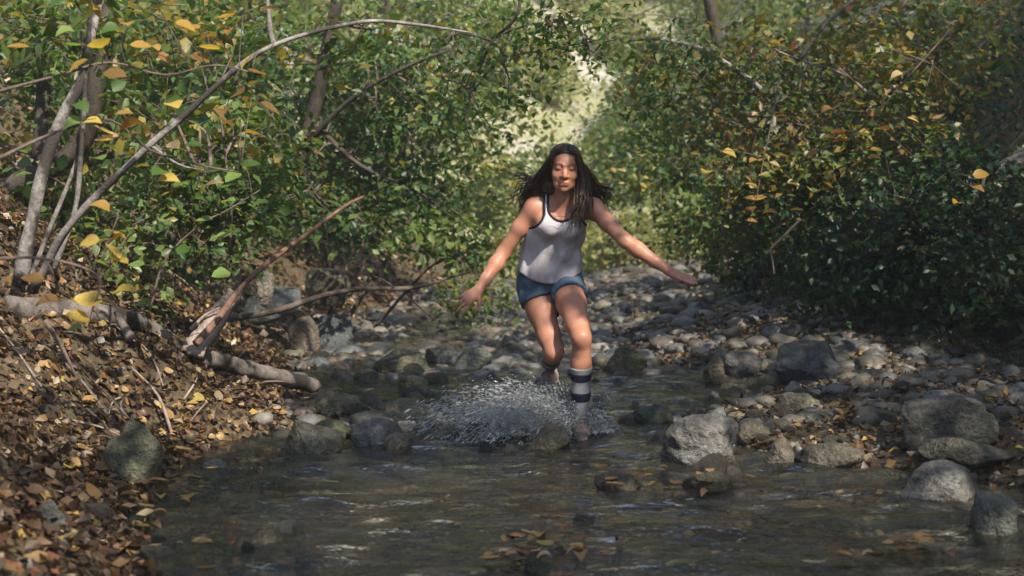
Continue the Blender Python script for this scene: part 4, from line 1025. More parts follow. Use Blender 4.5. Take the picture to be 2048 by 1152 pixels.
SPR = [
 ('leafy_branch', 'branch with broad yellow and tan leaves at the upper left', [at(-30, 190, 5.4), at(120, 150, 5.5), at(220, 125, 5.6), at(330, 150, 5.7), at(430, 130, 5.8), at(520, 150, 5.9)],
  [(205, 98, 5.5, .13, Yl), (180, 118, 5.5, .11, Ol), (208, 145, 5.6, .11, Bl), (340, 205, 5.7, .11, Yl), (350, 43, 5.6, .1, Ol), (255, 45, 5.6, .08, Ol), (395, 80, 5.8, .09, Bl), (440, 100, 5.8, .10, Yl), (400, 58, 5.8, .08, Ol), (530, 150, 5.9, .10, Bl), (505, 110, 5.9, .10, Yl), (310, 110, 5.7, .09, Bl), (300, 90, 5.7, .08, Ol), (470, 190, 5.9, .11, Bl), (450, 215, 5.9, .11, Bl), (130, 90, 5.5, .09, Pl), (240, 55, 5.6, .09, Gl), (380, 110, 5.8, .1, Bl), (260, 90, 5.6, .1, Ol), (150, 60, 5.4, .09, Pl), (60, 95, 5.4, .1, Ol), (560, 20, 6, .1, Bl), (470, 30, 6, .1, Ol), (330, 10, 5.8, .1, Bl)]),
 ('leafy_branch', 'branch with tan and yellow leaves over the bank at middle left', [at(-30, 330, 5.0), at(110, 265, 5.2), at(220, 240, 5.4), at(300, 300, 5.5), at(400, 330, 5.6), at(480, 345, 5.7)],
  [(240, 275, 5.4, .12, Tl), (225, 270, 5.4, .1, Tl), (340, 285, 5.5, .08, Tl), (315, 358, 5.5, .10, Yl), (285, 245, 5.4, .11, Bl), (230, 228, 5.3, .08, Ol), (205, 245, 5.3, .08, Yl), (410, 370, 5.6, .09, Tl), (405, 345, 5.6, .08, Bl), (480, 330, 5.7, .10, Gl), (440, 340, 5.7, .1, Pl), (190, 315, 5.3, .10, Pl), (330, 340, 5.5, .1, Gl), (370, 290, 5.6, .09, Gl), (170, 240, 5.2, .1, Pl), (150, 205, 5.2, .09, Gl), (470, 240, 5.8, .1, Bl), (520, 205, 5.9, .1, Bl), (490, 265, 5.8, .09, Ol)]),
 ('leafy_branch', 'drooping branch with bright yellow leaves in front of the log at far left', [at(-30, 520, 4.7), at(60, 515, 4.8), at(150, 530, 4.9), at(200, 560, 5.0), at(185, 620, 5.0)],
  [(225, 585, 5.0, .11, Yl), (205, 605, 5.0, .12, Yl), (180, 640, 5.0, .11, Yl), (160, 655, 5.0, .10, Pl), (225, 515, 5.0, .09, Yl), (245, 470, 5.1, .10, Ol), (250, 478, 5.1, .08, Ol), (200, 480, 5.1, .09, Yl), (220, 420, 5.1, .09, Ol), (215, 490, 5.0, .1, Yl), (120, 600, 4.9, .1, Bl), (90, 560, 4.8, .09, Bl), (190, 520, 5.0, .08, Pl)]),
 ('leafy_branch', 'sprig of broad green leaves in the middle of the left bank', [at(300, 620, 7.2), at(330, 520, 7.2), at(400, 450, 7.2), at(455, 420, 7.3), at(520, 380, 7.3)],
  [(365, 420, 7.2, .12, Gl), (395, 440, 7.2, .11, Pl), (445, 405, 7.2, .1, Pl), (455, 462, 7.3, .12, Gl), (480, 345, 7.3, .12, Pl), (490, 372, 7.3, .1, Gl), (300, 460, 7.1, .12, Gl), (350, 500, 7.2, .12, Gl), (340, 600, 7.2, .1, Pl), (420, 500, 7.2, .1, Gl), (460, 545, 7.2, .12, Pl), (290, 530, 7.1, .1, Pl), (510, 405, 7.3, .1, Gl), (410, 395, 7.2, .11, Gl), (330, 450, 7.2, .1, Pl), (430, 475, 7.2, .1, Pl)]),
 ('leafy_branch', 'hanging sprig of tan and orange leaves on the right above the outstretched hand', [at(1560, 150, 9.5), at(1540, 260, 9.4), at(1525, 330, 9.4), at(1512, 400, 9.4), at(1500, 440, 9.4)],
  [(1535, 395, 9.4, .14, Ol), (1520, 400, 9.4, .13, Bl), (1540, 345, 9.4, .10, Tl), (1515, 372, 9.4, .1, Ol), (1525, 425, 9.4, .12, Ol), (1490, 440, 9.4, .1, Ol), (1545, 310, 9.4, .13, Bl), (1520, 320, 9.4, .12, Ol), (1540, 295, 9.4, .12, Bl), (1415, 340, 9.5, .12, Yl), (1445, 302, 9.5, .12, Yl), (1565, 225, 9.5, .12, Yl), (1570, 240, 9.5, .12, Ol), (1580, 420, 9.4, .11, Ol), (1500, 415, 9.4, .1, Bl)]),
 ('leafy_branch', 'sprig of orange-brown leaves at the upper right', [at(1900, 60, 9.2), at(1820, 150, 9.2), at(1740, 240, 9.2), at(1690, 280, 9.2), at(1640, 300, 9.2)],
  [(1700, 280, 9.2, .14, (.45, .17, .05)), (1690, 265, 9.2, .12, (.42, .16, .05)), (1760, 255, 9.2, .1, (.4, .17, .07)), (1815, 235, 9.2, .1, Tl), (1805, 145, 9.2, .1, Tl), (1830, 105, 9.2, .1, Ol), (1670, 275, 9.2, .1, Ol), (1600, 80, 9.3, .1, (.45, .15, .06)), (1650, 125, 9.3, .12, Yl), (1640, 300, 9.2, .12, Bl), (1740, 300, 9.2, .1, Ol), (1735, 315, 9.2, .1, Ol), (1720, 205, 9.2, .1, Ol), (1665, 215, 9.3, .1, Bl), (1945, 350, 9.2, .12, Ol), (1940, 370, 9.2, .12, Bl), (1920, 405, 9.2, .11, Ol)]),
]
for k, (nm, lb, pts, lv) in enumerate(SPR): big_leaf_sprig(nm, lb, pts, .007, .003, [(a, b, c, d * .86, e) for a, b, c, d, e in lv], 300 + k)
wood('bare_twig', [at(1600, 440, 9.6), at(1575, 465, 9.6), at(1540, 498, 9.6), at(1545, 520, 9.6), at(1548, 548, 9.6)], .012, .006, M_WOOD, 'pale bare twig with a sharp bend hanging over the dark right bank', 'branch', 6, .15, 1)

# hanging grass and fern on the right bank
rs = np.random.default_rng(77)
def blades(n, xr, yr, zmin, zmax, L, col, rs, lean):
    x = rs.uniform(*xr, n); y = rs.uniform(*yr, n); z = terrain(x, y)
    k = (z > zmin) & (z < zmax); x, y, z = x[k], y[k], z[k]; n = len(x)
    P = np.stack([x, y, z], -1)
    d = np.stack([rs.normal(lean[0], .35, n), rs.normal(lean[1], .35, n), rs.uniform(.3, 1, n)], -1); d = unit(d)
    l = rs.uniform(*L, n)[:, None]; s = unit(np.cross(d, rs.normal(size=(n, 3)))) * .003
    m = P + d * l * .5; t = P + d * l * .75 + np.stack([d[:, 0] * l[:, 0] * .5, d[:, 1] * l[:, 0] * .5, -l[:, 0] * .55], -1)
    V = np.stack([P - s, P + s, m - s, m + s, t], 1).reshape(-1, 3)
    T = np.array([[0, 1, 3], [0, 3, 2], [2, 3, 4]])
    F = (T[None] + (np.arange(n) * 5)[:, None, None]).reshape(-1, 3)
    return V, F, np.repeat(np.array(col)[rs.integers(0, len(col), n)] * rs.uniform(.6, 1.2, (n, 1)), 5, 0)
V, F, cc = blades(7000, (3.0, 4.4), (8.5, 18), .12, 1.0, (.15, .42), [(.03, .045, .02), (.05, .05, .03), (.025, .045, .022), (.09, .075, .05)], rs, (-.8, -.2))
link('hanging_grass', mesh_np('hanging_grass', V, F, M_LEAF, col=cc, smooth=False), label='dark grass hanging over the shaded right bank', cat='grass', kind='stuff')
x = rs.uniform(3.1, 6.0, 16000); y = rs.uniform(7.5, 20, 16000); z = terrain(x, y); k = (z > .25)
P = np.stack([x, y, z + rs.uniform(.0, .35, 16000)], -1)[k]
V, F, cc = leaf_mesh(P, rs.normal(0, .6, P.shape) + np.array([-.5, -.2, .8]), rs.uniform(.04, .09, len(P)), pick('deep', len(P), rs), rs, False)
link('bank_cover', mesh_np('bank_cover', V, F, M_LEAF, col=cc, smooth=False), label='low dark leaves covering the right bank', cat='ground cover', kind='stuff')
x = rs.uniform(-5.5, -1.6, 2600); y = rs.uniform(7.6, 15, 2600); z = terrain(x, y); k = (z > .35) & (fbm(np.stack([x, y], -1) * 1.2, 2, 66) > 0)
P = np.stack([x, y, z + rs.uniform(.02, .3, 2600)], -1)[k]
V, F, cc = leaf_mesh(P, rs.normal(0, .5, P.shape) + np.array([.2, -.2, .9]), rs.uniform(.04, .09, len(P)), pick('fresh', len(P), rs), rs, True)
link('bank_seedlings', mesh_np('bank_seedlings', V, F, M_LEAF, col=cc, smooth=False), label='low green seedlings scattered over the left bank', cat='ground cover', kind='stuff')
# rough pale grass on the far sunlit slope
V, F, cc = blades(30000, (-14, 20), (27, 60), -1, 30, (.4, 1.0), [(.26, .31, .11), (.32, .32, .15), (.16, .24, .07)], rs, (0, -.2))
V = V.copy()
link('far_grass', mesh_np('far_grass', V, F, M_LEAF, col=cc, smooth=False), label='pale sunlit grass on the far slope', cat='grass', kind='stuff')

# ------------------------------------------------------------------ person
H = 0.0055
class Field:
    def __init__(s, lo, hi, h=H):
        s.lo = np.array(lo, float); s.h = h; s.n = np.ceil((np.array(hi) - s.lo) / h).astype(int) + 1
        s.a = np.full(s.n, .15, np.float32)
    def grid(s, sl):
        ax = [s.lo[i] + s.h * np.arange(sl[i].start, sl[i].stop) for i in range(3)]
        return np.stack(np.meshgrid(*ax, indexing='ij'), -1).astype(np.float32)
    def box(s, lo, hi):
        a = np.clip(np.floor((np.array(lo) - s.lo) / s.h).astype(int), 0, s.n - 1); b = np.clip(np.ceil((np.array(hi) - s.lo) / s.h).astype(int) + 1, 1, s.n)
        return tuple(slice(i, max(j, i + 1)) for i, j in zip(a, b))
    def put(s, lo, hi, fn, k, sub=False):
        m = k + .02
        sl = s.box(np.array(lo) - m, np.array(hi) + m)
        P = s.grid(sl); d = fn(P).astype(np.float32); a = s.a[sl]
        if sub:
            d = -d; h = np.clip(.5 - .5 * (a - d) / k, 0, 1); s.a[sl] = a + (d - a) * h + k * h * (1 - h)
        else:
            h = np.clip(.5 + .5 * (a - d) / k, 0, 1); s.a[sl] = a + (d - a) * h - k * h * (1 - h)
    def cone(s, a, b, ra, rb, k=.03, sub=False):
        a = np.asarray(a, float); b = np.asarray(b, float); ab = b - a; L2 = max(ab @ ab, 1e-9)
        def fn(P):
            t = np.clip(((P - a) @ ab) / L2, 0, 1)
            return np.linalg.norm(P - (a + t[..., None] * ab), axis=-1) - (ra + (rb - ra) * t)
        r = max(ra, rb)
        s.put(np.minimum(a, b) - r, np.maximum(a, b) + r, fn, k, sub)
    def chain(s, pts, rad, k=.03):
        for i in range(len(pts) - 1): s.cone(pts[i], pts[i + 1], rad[i], rad[i + 1], k)
    def ell(s, c, r, k=.03, R=None, sub=False):
        c = np.asarray(c, float); r = np.asarray(r, float)
        def fn(P):
            q = (P - c) if R is None else (P - c) @ R
            k0 = np.linalg.norm(q / r, axis=-1); k1 = np.linalg.norm(q / (r * r), axis=-1) + 1e-9
            return k0 * (k0 - 1) / k1
        s.put(c - r.max(), c + r.max(), fn, k, sub)
    def clip(s, fn):
        P = s.grid(tuple(slice(0, n) for n in s.n)); s.a = np.maximum(s.a, fn(P).astype(np.float32))
    def surface(s):
        a = s.a; ins = a < 0
        a = np.pad(a, 1, constant_values=.1); ins = np.pad(ins, 1); n = np.array(a.shape)
        cnt = np.zeros(n - 1, np.int8)
        cor = [(i, j, k) for i in (0, 1) for j in (0, 1) for k in (0, 1)]
        for i, j, k in cor: cnt += ins[i:n[0] - 1 + i, j:n[1] - 1 + j, k:n[2] - 1 + k]
        cells = np.argwhere((cnt > 0) & (cnt < 8))
        idx = np.full(n - 1, -1, np.int32); idx[tuple(cells.T)] = np.arange(len(cells))
        val = np.stack([a[cells[:, 0] + i, cells[:, 1] + j, cells[:, 2] + k] for i, j, k in cor], 1)
        pos = np.zeros((len(cells), 3)); c = np.zeros(len(cells)); corn = np.array(cor, float)
        for e0 in range(8):
            for e1 in range(e0 + 1, 8):
                if np.abs(corn[e0] - corn[e1]).sum() != 1: continue
                v0, v1 = val[:, e0], val[:, e1]; m = (v0 < 0) != (v1 < 0)
                t = np.where(m, v0 / np.where(m, v0 - v1, 1), 0)
                pos += np.where(m[:, None], corn[e0] + t[:, None] * (corn[e1] - corn[e0]), 0); c += m
        V = s.lo + (cells - 1 + pos / c[:, None]) * s.h
        Fs = []
        for ax in range(3):
            sl0 = [slice(None)] * 3; sl1 = [slice(None)] * 3; sl0[ax] = slice(0, -1); sl1[ax] = slice(1, None)
            d = ins[tuple(sl0)].astype(np.int8) - ins[tuple(sl1)].astype(np.int8)
            e = np.argwhere(d != 0); sg = d[tuple(e.T)]
            u, v = [(1, 2), (2, 0), (0, 1)][ax]
            q = []
            for du, dv in ((-1, -1), (0, -1), (0, 0), (-1, 0)):
                p = e.copy(); p[:, u] += du; p[:, v] += dv; q.append(idx[tuple(p.T)])
            q = np.stack(q, 1); q[sg < 0] = q[sg < 0][:, ::-1]; Fs.append(q)
        return V, np.vstack(Fs)

def relax(V, F, it=2, lam=.5):
    e = np.vstack([F[:, [0, 1]], F[:, [1, 2]], F[:, [2, 3]], F[:, [3, 0]]]); e = np.vstack([e, e[:, ::-1]])
    for _ in range(it):
        s = np.zeros_like(V); c = np.zeros(len(V))
        for i in range(3): s[:, i] = np.bincount(e[:, 0], V[e[:, 1], i], len(V))
        c = np.bincount(e[:, 0], minlength=len(V)); V = V + lam * (s / np.maximum(c, 1)[:, None] - V)
    return V

J = dict(
 hipR=at(1069, 578, 7.66), hipL=at(1133, 574, 7.60), pel=at(1100, 560, 7.64), waist=at(1100, 500, 7.58), chest=at(1115, 446, 7.49), neck0=at(1126, 402, 7.46), neck1=at(1129, 368, 7.41),
 shR=at(1068, 415, 7.47), shL=at(1187, 416, 7.45), elR=at(1006, 506, 7.53), wrR=at(957, 580, 7.43), elL=at(1249, 481, 7.32), wrL=at(1336, 541, 7.26),
 knR=at(1108, 704, 7.50), anR=at(1099, 733, 7.86), knL=at(1163, 676, 7.30), anL=at(1161, 848, 7.40))
ROOT = np.array([J['anL'][0], J['anL'][1], -0.08])
person = link('person', None, None, ROOT, 'running person in light tank top, denim shorts and striped socks splashing through the stream', 'person')

lo = np.array([J['wrR'][0] - .22, 7.02, -.12]); hi = np.array([J['wrL'][0] + .24, 8.05, 1.56])
B = Field(lo, hi)
def lat(c, w): return c - _X * w, c + _X * w
def torso(f, t=0.0, k=.07):
    p = J['pel']; w = J['waist']; c = J['chest']
    f.cone(*lat(p + np.array([0, .02, .0]), .072), .098 + t, .098 + t, k)
    f.cone(*lat((p + w) / 2, .046), .080 + t, .080 + t, k)
    f.cone(*lat(w, .040), .074 + t, .074 + t, k)
    f.cone(*lat((w + c) / 2, .046), .079 + t, .079 + t, k)
    f.cone(*lat(c + np.array([0, .01, .0]), .054), .084 + t, .084 + t, k)
    f.cone(*lat(c + np.array([.006, .02, .065]), .066), .075 + t, .075 + t, .05)
    for sx in (-1, 1): f.ell(c + np.array([sx * .062 + .004, -.072, -.012]), np.array([.055, .05, .055]) + t, .035)
torso(B)
nk = J['neck0']
B.cone(J['neck0'] + np.array([0, .02, -.05]), J['neck1'], .058, .048, .03)
for s_, sh in ((-1, J['shR']), (1, J['shL'])):
    B.cone(nk + np.array([s_ * .03, .02, .0]), sh + np.array([-s_ * .012, 0, .006]), .046, .045, .035)
    B.ell(sh + np.array([0, 0, -.01]), (.052, .052, .056), .03)
def arm(f, sh, el, wr, side):
    m = sh + (el - sh) * .45
    f.chain([sh, m, el], [.046, .042, .036], .025)
    g = el + (wr - el) * .3
    f.chain([el, g, el + (wr - el) * .7, wr], [.036, .039, .030, .0235], .02)
arm(B, J['shR'], J['elR'], J['wrR'], -1); arm(B, J['shL'], J['elL'], J['wrL'], 1)
def thigh(f, hp, kn, t=0):
    f.chain([hp + (kn - hp) * .02, hp + (kn - hp) * .35, hp + (kn - hp) * .75, kn], [.087 + t, .075 + t, .060 + t, .049 + t], .03)
thigh(B, J['hipR'], J['knR']); thigh(B, J['hipL'], J['knL'])
for hp in (J['hipR'], J['hipL']): B.ell(hp + np.array([0, .06, .0]), (.085, .085, .09), .05)
def shin(f, kn, an, back, t=0, s0=0.0):
    back = unit(np.asarray(back, float))
    m = kn + (an - kn) * .30 + back * .016
    pts = [kn, m, kn + (an - kn) * .62 + back * .006, an]; r = [.047, .052, .040, .032]
    f.chain(pts, [q + t for q in r], .025)
B.ell(J['knR'] + np.array([0, -.012, .0]), (.038, .040, .042), .03); B.ell(J['knL'] + np.array([0, -.008, .0]), (.037, .040, .044), .03)
shin(B, J['knR'], J['anR'], (0, .2, 1)); shin(B, J['knL'], J['anL'], (0, 1, 0))
toeR = at(1097, 772, 7.80); heelR = J['anR'] + np.array([0, .045, .0])
B.chain([J['anR'], (J['anR'] + toeR) / 2, toeR], [.034, .036, .024], .02)
toeL = J['anL'] + np.array([.0, -.15, -.075]); heelL = J['anL'] + np.array([0, .035, -.055])
B.chain([J['anL'], (J['anL'] + toeL) / 2, toeL], [.036, .034, .022], .02); B.cone(J['anL'], heelL, .034, .03, .02)

# hands
def hand(f, wr, fwd, across, fingers, thumb):
    """fwd along the hand, across from little finger to index, palm normal their cross product"""
    fwd = unit(np.array(fwd, float)); across = np.array(across, float); across = unit(across - fwd * (across @ fwd)); nrm = np.cross(fwd, across)
    pal = lambda a, b, c=0: wr + fwd * a + across * b + nrm * c
    for b, r in ((-.026, .0125), (-.009, .014), (.009, .0145), (.026, .0135)):
        f.cone(pal(.0, b * .45), pal(.082, b), .017, r, .012)
    base = [(.082, .028), (.086, .010), (.083, -.009), (.074, -.027)]
    for (a, b), (ln, spread, curl) in zip(base, fingers):
        d = unit(fwd + across * spread); p = pal(a, b); r = [.0098, .0092, .0085, .0072]
        pts = [p - fwd * .015]
        for seg, fr in enumerate((.45, .32, .23)):
            ang = curl * (seg + .5); v = d * math.cos(ang) - nrm * math.sin(ang) * 1.0
            pts.append((p if seg == 0 else pts[-1]) + v * ln * fr)
        f.chain(pts, r, .006)
    t0 = pal(.022, .026); d = unit(fwd * thumb[0] + across * thumb[1] - nrm * thumb[2])
    f.chain([pal(.012, .012), t0 + d * .012, t0 + d * .045, t0 + d * .045 + unit(d + fwd * .35) * .032], [.016, .0135, .011, .0085], .009)
# viewer's left hand: seen from its back, fingers down and away, thumb towards the body
hand(B, J['wrR'], at(917, 612, 7.40) - J['wrR'], np.array([.75, -.2, -.55]), [(.070, .30, .16), (.076, .06, .16), (.070, -.14, .2), (.056, -.36, .25)], (.55, .85, .1))
# viewer's right hand: palm down, fingers level, thumb forward
hand(B, J['wrL'], at(1392, 566, 7.23) - J['wrL'], np.array([-.12, -.80, -.42]), [(.070, .18, .12), (.077, .03, .06), (.071, -.12, .02), (.057, -.30, -.02)], (.75, .6, .25))

# head
HC = at(1129, 337, 7.385)
pit = math.radians(9); rol = math.radians(-3)
hx = np.array([math.cos(rol), 0, math.sin(rol)]); hf = np.array([0.03, -math.cos(pit), -math.sin(pit)]); hf = unit(hf - hx * (hf @ hx)); hu = np.cross(hf, hx) * -1
if hu[2] < 0: hu = -hu
def hp_(x, f, u): return HC + hx * x + hf * f + hu * u
RH = np.stack([hx, hf, hu], 1)
B.ell(hp_(0, -.018, .022), (.073, .094, .094), .02, RH)           # cranium
B.ell(hp_(0, .022, -.015), (.063, .07, .092), .03, RH)             # face mass
B.cone(hp_(-.028, .048, -.078), hp_(.028, .048, -.078), .024, .024, .03)   # jaw
B.ell(hp_(0, .070, -.098), (.020, .018, .018), .02, RH)            # chin
for s_ in (-1, 1):
    B.ell(hp_(s_ * .040, .062, -.028), (.024, .02, .022), .02, RH)  # cheek
    B.ell(hp_(s_ * .033, .098, .012), (.022, .016, .013), .012, RH, True)   # socket
    B.ell(hp_(s_ * .032, .079, .010), (.0155, .0125, .0115), .004, RH)      # eyelid over eye
    B.ell(hp_(s_ * .072, -.012, -.005), (.010, .018, .03), .008, RH)        # ear
    B.cone(hp_(s_ * .012, .090, .030), hp_(s_ * .048, .074, .030), .008, .007, .012)   # brow
B.chain([hp_(0, .084, .022), hp_(0, .096, -.010), hp_(0, .104, -.027)], [.0075, .010, .0125], .012)
for s_ in (-1, 1): B.ell(hp_(s_ * .013, .092, -.031), (.0105, .011, .009), .006, RH)
B.cone(hp_(-.020, .083, -.062), hp_(.020, .083, -.062), .0075, .0075, .006)
B.cone(hp_(-.008, .089, -.060), hp_(.008, .089, -.060), .0075, .0075, .006)
B.cone(hp_(-.013, .086, -.073), hp_(.013, .086, -.073), .009, .009, .006)
V, F = B.surface(); V = relax(V, F, 1, .35)
q = (V - HC) @ RH
skin = np.array([.47, .222, .142]); col = np.tile(skin, (len(V), 1))
def blend(mask, c):
    global col
    col = col * (1 - mask[:, None]) + np.array(c) * mask[:, None]
face = (q[:, 1] > .04)
sm = lambda d, w: np.clip(1 - d / w, 0, 1)
blend(face * np.clip(1.6 - np.sqrt((q[:, 0] / .027) ** 2 + ((q[:, 2] + .067) / .013) ** 2) * 1.5, 0, 1), (.33, .115, .088))
blend(face * np.clip(1 - np.abs(q[:, 2] + .0672) / .0035, 0, 1) * (np.abs(q[:, 0]) < .021) * .5, (.12, .04, .032))
for s_ in (-1, 1):
    bx = q[:, 0] - s_ * .033
    blend(face * (np.abs(bx) < .021) * np.clip(1.5 - np.abs(q[:, 2] - .032 + .12 * np.abs(bx)) / .0042, 0, 1).clip(0, 1) * .8, (.05, .025, .018))
    blend(face * (np.abs(bx) < .017) * np.clip(1.4 - np.abs(q[:, 2] - .0045 - 6.0 * bx * bx) / .0032, 0, 1).clip(0, 1) * .9, (.03, .016, .013))
    blend(face * np.clip(1.2 - np.hypot(q[:, 0] - s_ * .012, q[:, 2] + .042) / .0045, 0, 1) * .25, (.12, .045, .035))
def skin_mat():
    m, nt, out = new_mat('skin')
    a = N(nt, 'ShaderNodeAttribute', attribute_name='Col'); n = tex_noise(nt, 14, 4, .6); n2 = tex_noise(nt, 160, 2, .6)
    c = mixrgb(nt, 1.0, a.outputs['Color'], ramp(nt, n, [(.3, (.88, .84, .82)), (.7, (1.06, 1.05, 1.05))]), 'MULTIPLY')
    p = principled(nt, out, c, .46, bump(nt, n2, .0015, .35), .45)
    p.inputs['Subsurface Weight'].default_value = .12; p.inputs['Subsurface Radius'].default_value = (.012, .005, .003); p.inputs['Subsurface Scale'].default_value = 1.0
    return m
M_SKIN = skin_mat()
link('body', mesh_np('body', V - ROOT, F, M_SKIN, col=col), person)

def cloth_mat(name, c, rough=.9, fine=420, stripes=None, mott=.15):
    m, nt, out = new_mat(name); n = tex_noise(nt, 9, 4, .6); n2 = tex_noise(nt, fine, 2, .6)
    cc = mixrgb(nt, 1.0, ramp(nt, n, [(.3, tuple(v * (1 - mott) for v in c)), (.7, tuple(min(1, v * (1 + mott)) for v in c))]), ramp(nt, n2, [(.3, .85), (.7, 1.1)]), 'MULTIPLY')
    p = principled(nt, out, cc, rough, bump(nt, n2, .002, .5), .2)
    return m
M_TANK = cloth_mat('heather_jersey', (.49, .465, .50), mott=.2); M_TRIM = cloth_mat('dark_trim', (.018, .017, .024)); M_DENIM = cloth_mat('washed_denim', (.10, .155, .225), mott=.5)
M_SOCK = cloth_mat('grey_sock', (.27, .27, .285)); M_STRIPE = cloth_mat('navy_stripe', (.012, .016, .035)); M_SHOE = cloth_mat('sneaker_canvas', (.17, .13, .11)); M_SOLE = cloth_mat('sneaker_sole', (.42, .32, .27))
M_HAIR, nt, out = new_mat('dark_hair')
hc = ramp(nt, tex_noise(nt, 12, 3, .6), [(.3, (.020, .011, .008)), (.7, (.085, .046, .029))]); principled(nt, out, hc, .38, None, .5)

# pixel-plane coordinates of a point in front of the camera, as (column, row) of the front view
def fv(P):
    r = P - _O; dpt = r @ _F
    return 1024 + FPX * r[..., 0] / dpt, 576 - FPX * (r @ _U) / dpt

# ---- tank top
Tk = Field(np.array([J['shR'][0] - .10, 7.15, J['pel'][2] - .14]), np.array([J['shL'][0] + .10, 7.85, J['neck1'][2] + .02]))
torso(Tk, .010, .08)
for s_, sh in ((-1, J['shR']), (1, J['shL'])):
    Tk.cone(nk + np.array([s_ * .03, .02, .0]), sh + np.array([-s_ * .02, 0, .006]), .058, .056, .04)
hemc = J['pel'] + np.array([0, 0, .02])
Tk.cone(*lat(hemc + np.array([-.008, .0, .02]), .064), .100, .100, .06); Tk.cone(*lat(hemc + np.array([-.008, .0, -.05]), .060), .108, .108, .06)
Tk.cone(*lat((J['pel'] + J['waist']) / 2, .048), .094, .094, .06); Tk.cone(*lat(J['waist'], .044), .089, .089, .06)
def tank_cut(P):
    u, v = fv(P); dep = P[..., 1]; sc = 1 / 373.0
    front = dep < 7.50 - (P[..., 2] - J['chest'][2]) * .15
    # hem: lower in the middle
    hem = (v - (572 - .0062 * (u - 1100) ** 2)) * sc
    hemb = (v - 556) * sc
    d = np.where(dep < J['pel'][1] - .02, np.maximum(hem, -1), hemb)
    # neckline scoop
    cx, w = 1124, 26.0
    nd = np.where(v < 414, w - np.abs(u - cx), w - np.hypot(u - cx, (v - 414) * 1.0)) * sc
    ndb = np.where(v < 404, w - np.abs(u - cx), w - np.hypot(u - cx, v - 404)) * sc
    d = np.maximum(d, np.where(front, nd, ndb))
    # armholes
    for sx, ex in ((-1, 1056), (1, 1194)):
        c0 = 1086 if sx < 0 else 1162
        rr = 30.0
        ax = c0 + sx * rr
        ad = np.where(v < 424, (u - c0) * sx, rr - np.hypot(u - ax, (v - 424) * 1.0))
        ad = np.where((u - ax) * sx > 0, np.where(v < 454, 30, 454 - v), ad)
        d = np.maximum(d, ad * sc)
    return d
sl = tuple(slice(0, n) for n in Tk.n); PT = Tk.grid(sl)
# gathered folds in the jersey
fold = .010 * np.sin(fv(PT)[0] * .16 + fv(PT)[1] * .05 + 2.2 * noise(PT * 7, 4)) * np.clip((J['chest'][2] + .02 - PT[..., 2]) / .2, 0, 1)
Tk.a = Tk.a + fold.astype(np.float32) + (.008 * noise(PT * 13, 9)).astype(np.float32)
cut = tank_cut(PT).astype(np.float32)
keep = Tk.a.copy()
Tk.a = np.maximum(keep, cut + .011); V, F = Tk.surface(); V = relax(V, F, 2, .5)
tank = link('tank_top', mesh_np('tank_top', V - ROOT, F, M_TANK), person)
trim = np.maximum(np.maximum(keep - .0035, cut), -(cut + .0125))
v_ = fv(PT)[1]
trim = np.where(v_ > 505, .05, trim)
Tk.a = trim.astype(np.float32); V, F = Tk.surface(); V = relax(V, F, 1, .4)
link('trim', mesh_np('trim', V - ROOT, F, M_TRIM), tank)

# ---- shorts
Sh = Field(np.array([J['hipR'][0] - .16, 7.1, J['pel'][2] - .20]), np.array([J['hipL'][0] + .16, 7.95, J['pel'][2] + .16]))
p = J['pel']
Sh.cone(*lat(p + np.array([0, .02, .0]), .070), .104, .104, .05); Sh.cone(*lat(p + np.array([0, .015, .06]), .06), .100, .100, .05)
for hp, kn in ((J['hipR'], J['knR']), (J['hipL'], J['knL'])):
    Sh.chain([hp, hp + (kn - hp) * .2, hp + (kn - hp) * .5], [.096, .093, .090], .03); Sh.ell(hp + np.array([0, .06, 0]), (.092, .092, .095), .04)
PT = Sh.grid(tuple(slice(0, n) for n in Sh.n))
def leg_t(P, hp, kn): ab = kn - hp; return ((P - hp) @ ab) / np.linalg.norm(ab)
tR, tL = leg_t(PT, J['hipR'], J['knR']), leg_t(PT, J['hipL'], J['knL'])
mid = (J['hipR'][0] + J['hipL'][0]) / 2
cut = np.where(PT[..., 0] < mid, tR - .080, tL - .075)
cut = np.maximum(cut, PT[..., 2] - (p[2] + .10)) + .004 * noise(PT * 60, 3)
Sh.a = np.maximum(Sh.a + (.007 * noise(PT * 19, 6)).astype(np.float32), cut.astype(np.float32)); V, F = Sh.surface(); V = relax(V, F, 1, .4)
shorts = link('shorts', mesh_np('shorts', V - ROOT, F, M_DENIM), person)
fly = np.array([at(1106, 562, 7.44), at(1108, 580, 7.44), at(1104, 597, 7.47)])

# ---- socks and shoes
def sock(kn, an, back, start, bands, lim=None):
    f = Field(np.minimum(kn, an) - .13, np.maximum(kn, an) + .13)
    shin(f, kn, an, back, .005); ab = unit(an - kn); PT = f.grid(tuple(slice(0, n) for n in f.n)); L = np.linalg.norm(an - kn)
    t = (PT - kn) @ ab
    base = f.a.copy()
    f.a = np.maximum(base, (start - t).astype(np.float32)); f.a = np.maximum(f.a, (t - L - .01).astype(np.float32))
    V, F = f.surface(); V = relax(V, F, 1, .4); o = link('sock', mesh_np('sock', V - ROOT, F, M_SOCK), person)
    for a, b in bands:
        f.a = np.maximum(base - .003, np.maximum(a - t, t - b).astype(np.float32)); V, F = f.surface(); link('stripe', mesh_np('stripe', V - ROOT, F, M_STRIPE), o)
    return o
pxm = FPX / 7.35
sock(J['knL'], J['anL'], (0, 1, 0), (737 - 676) / pxm, [((749 - 676) / pxm, (765 - 676) / pxm), ((788 - 676) / pxm, (807 - 676) / pxm)])
sock(J['knR'], J['anR'], (0, .2, 1), .13, [(.16, .19), (.25, .285)])
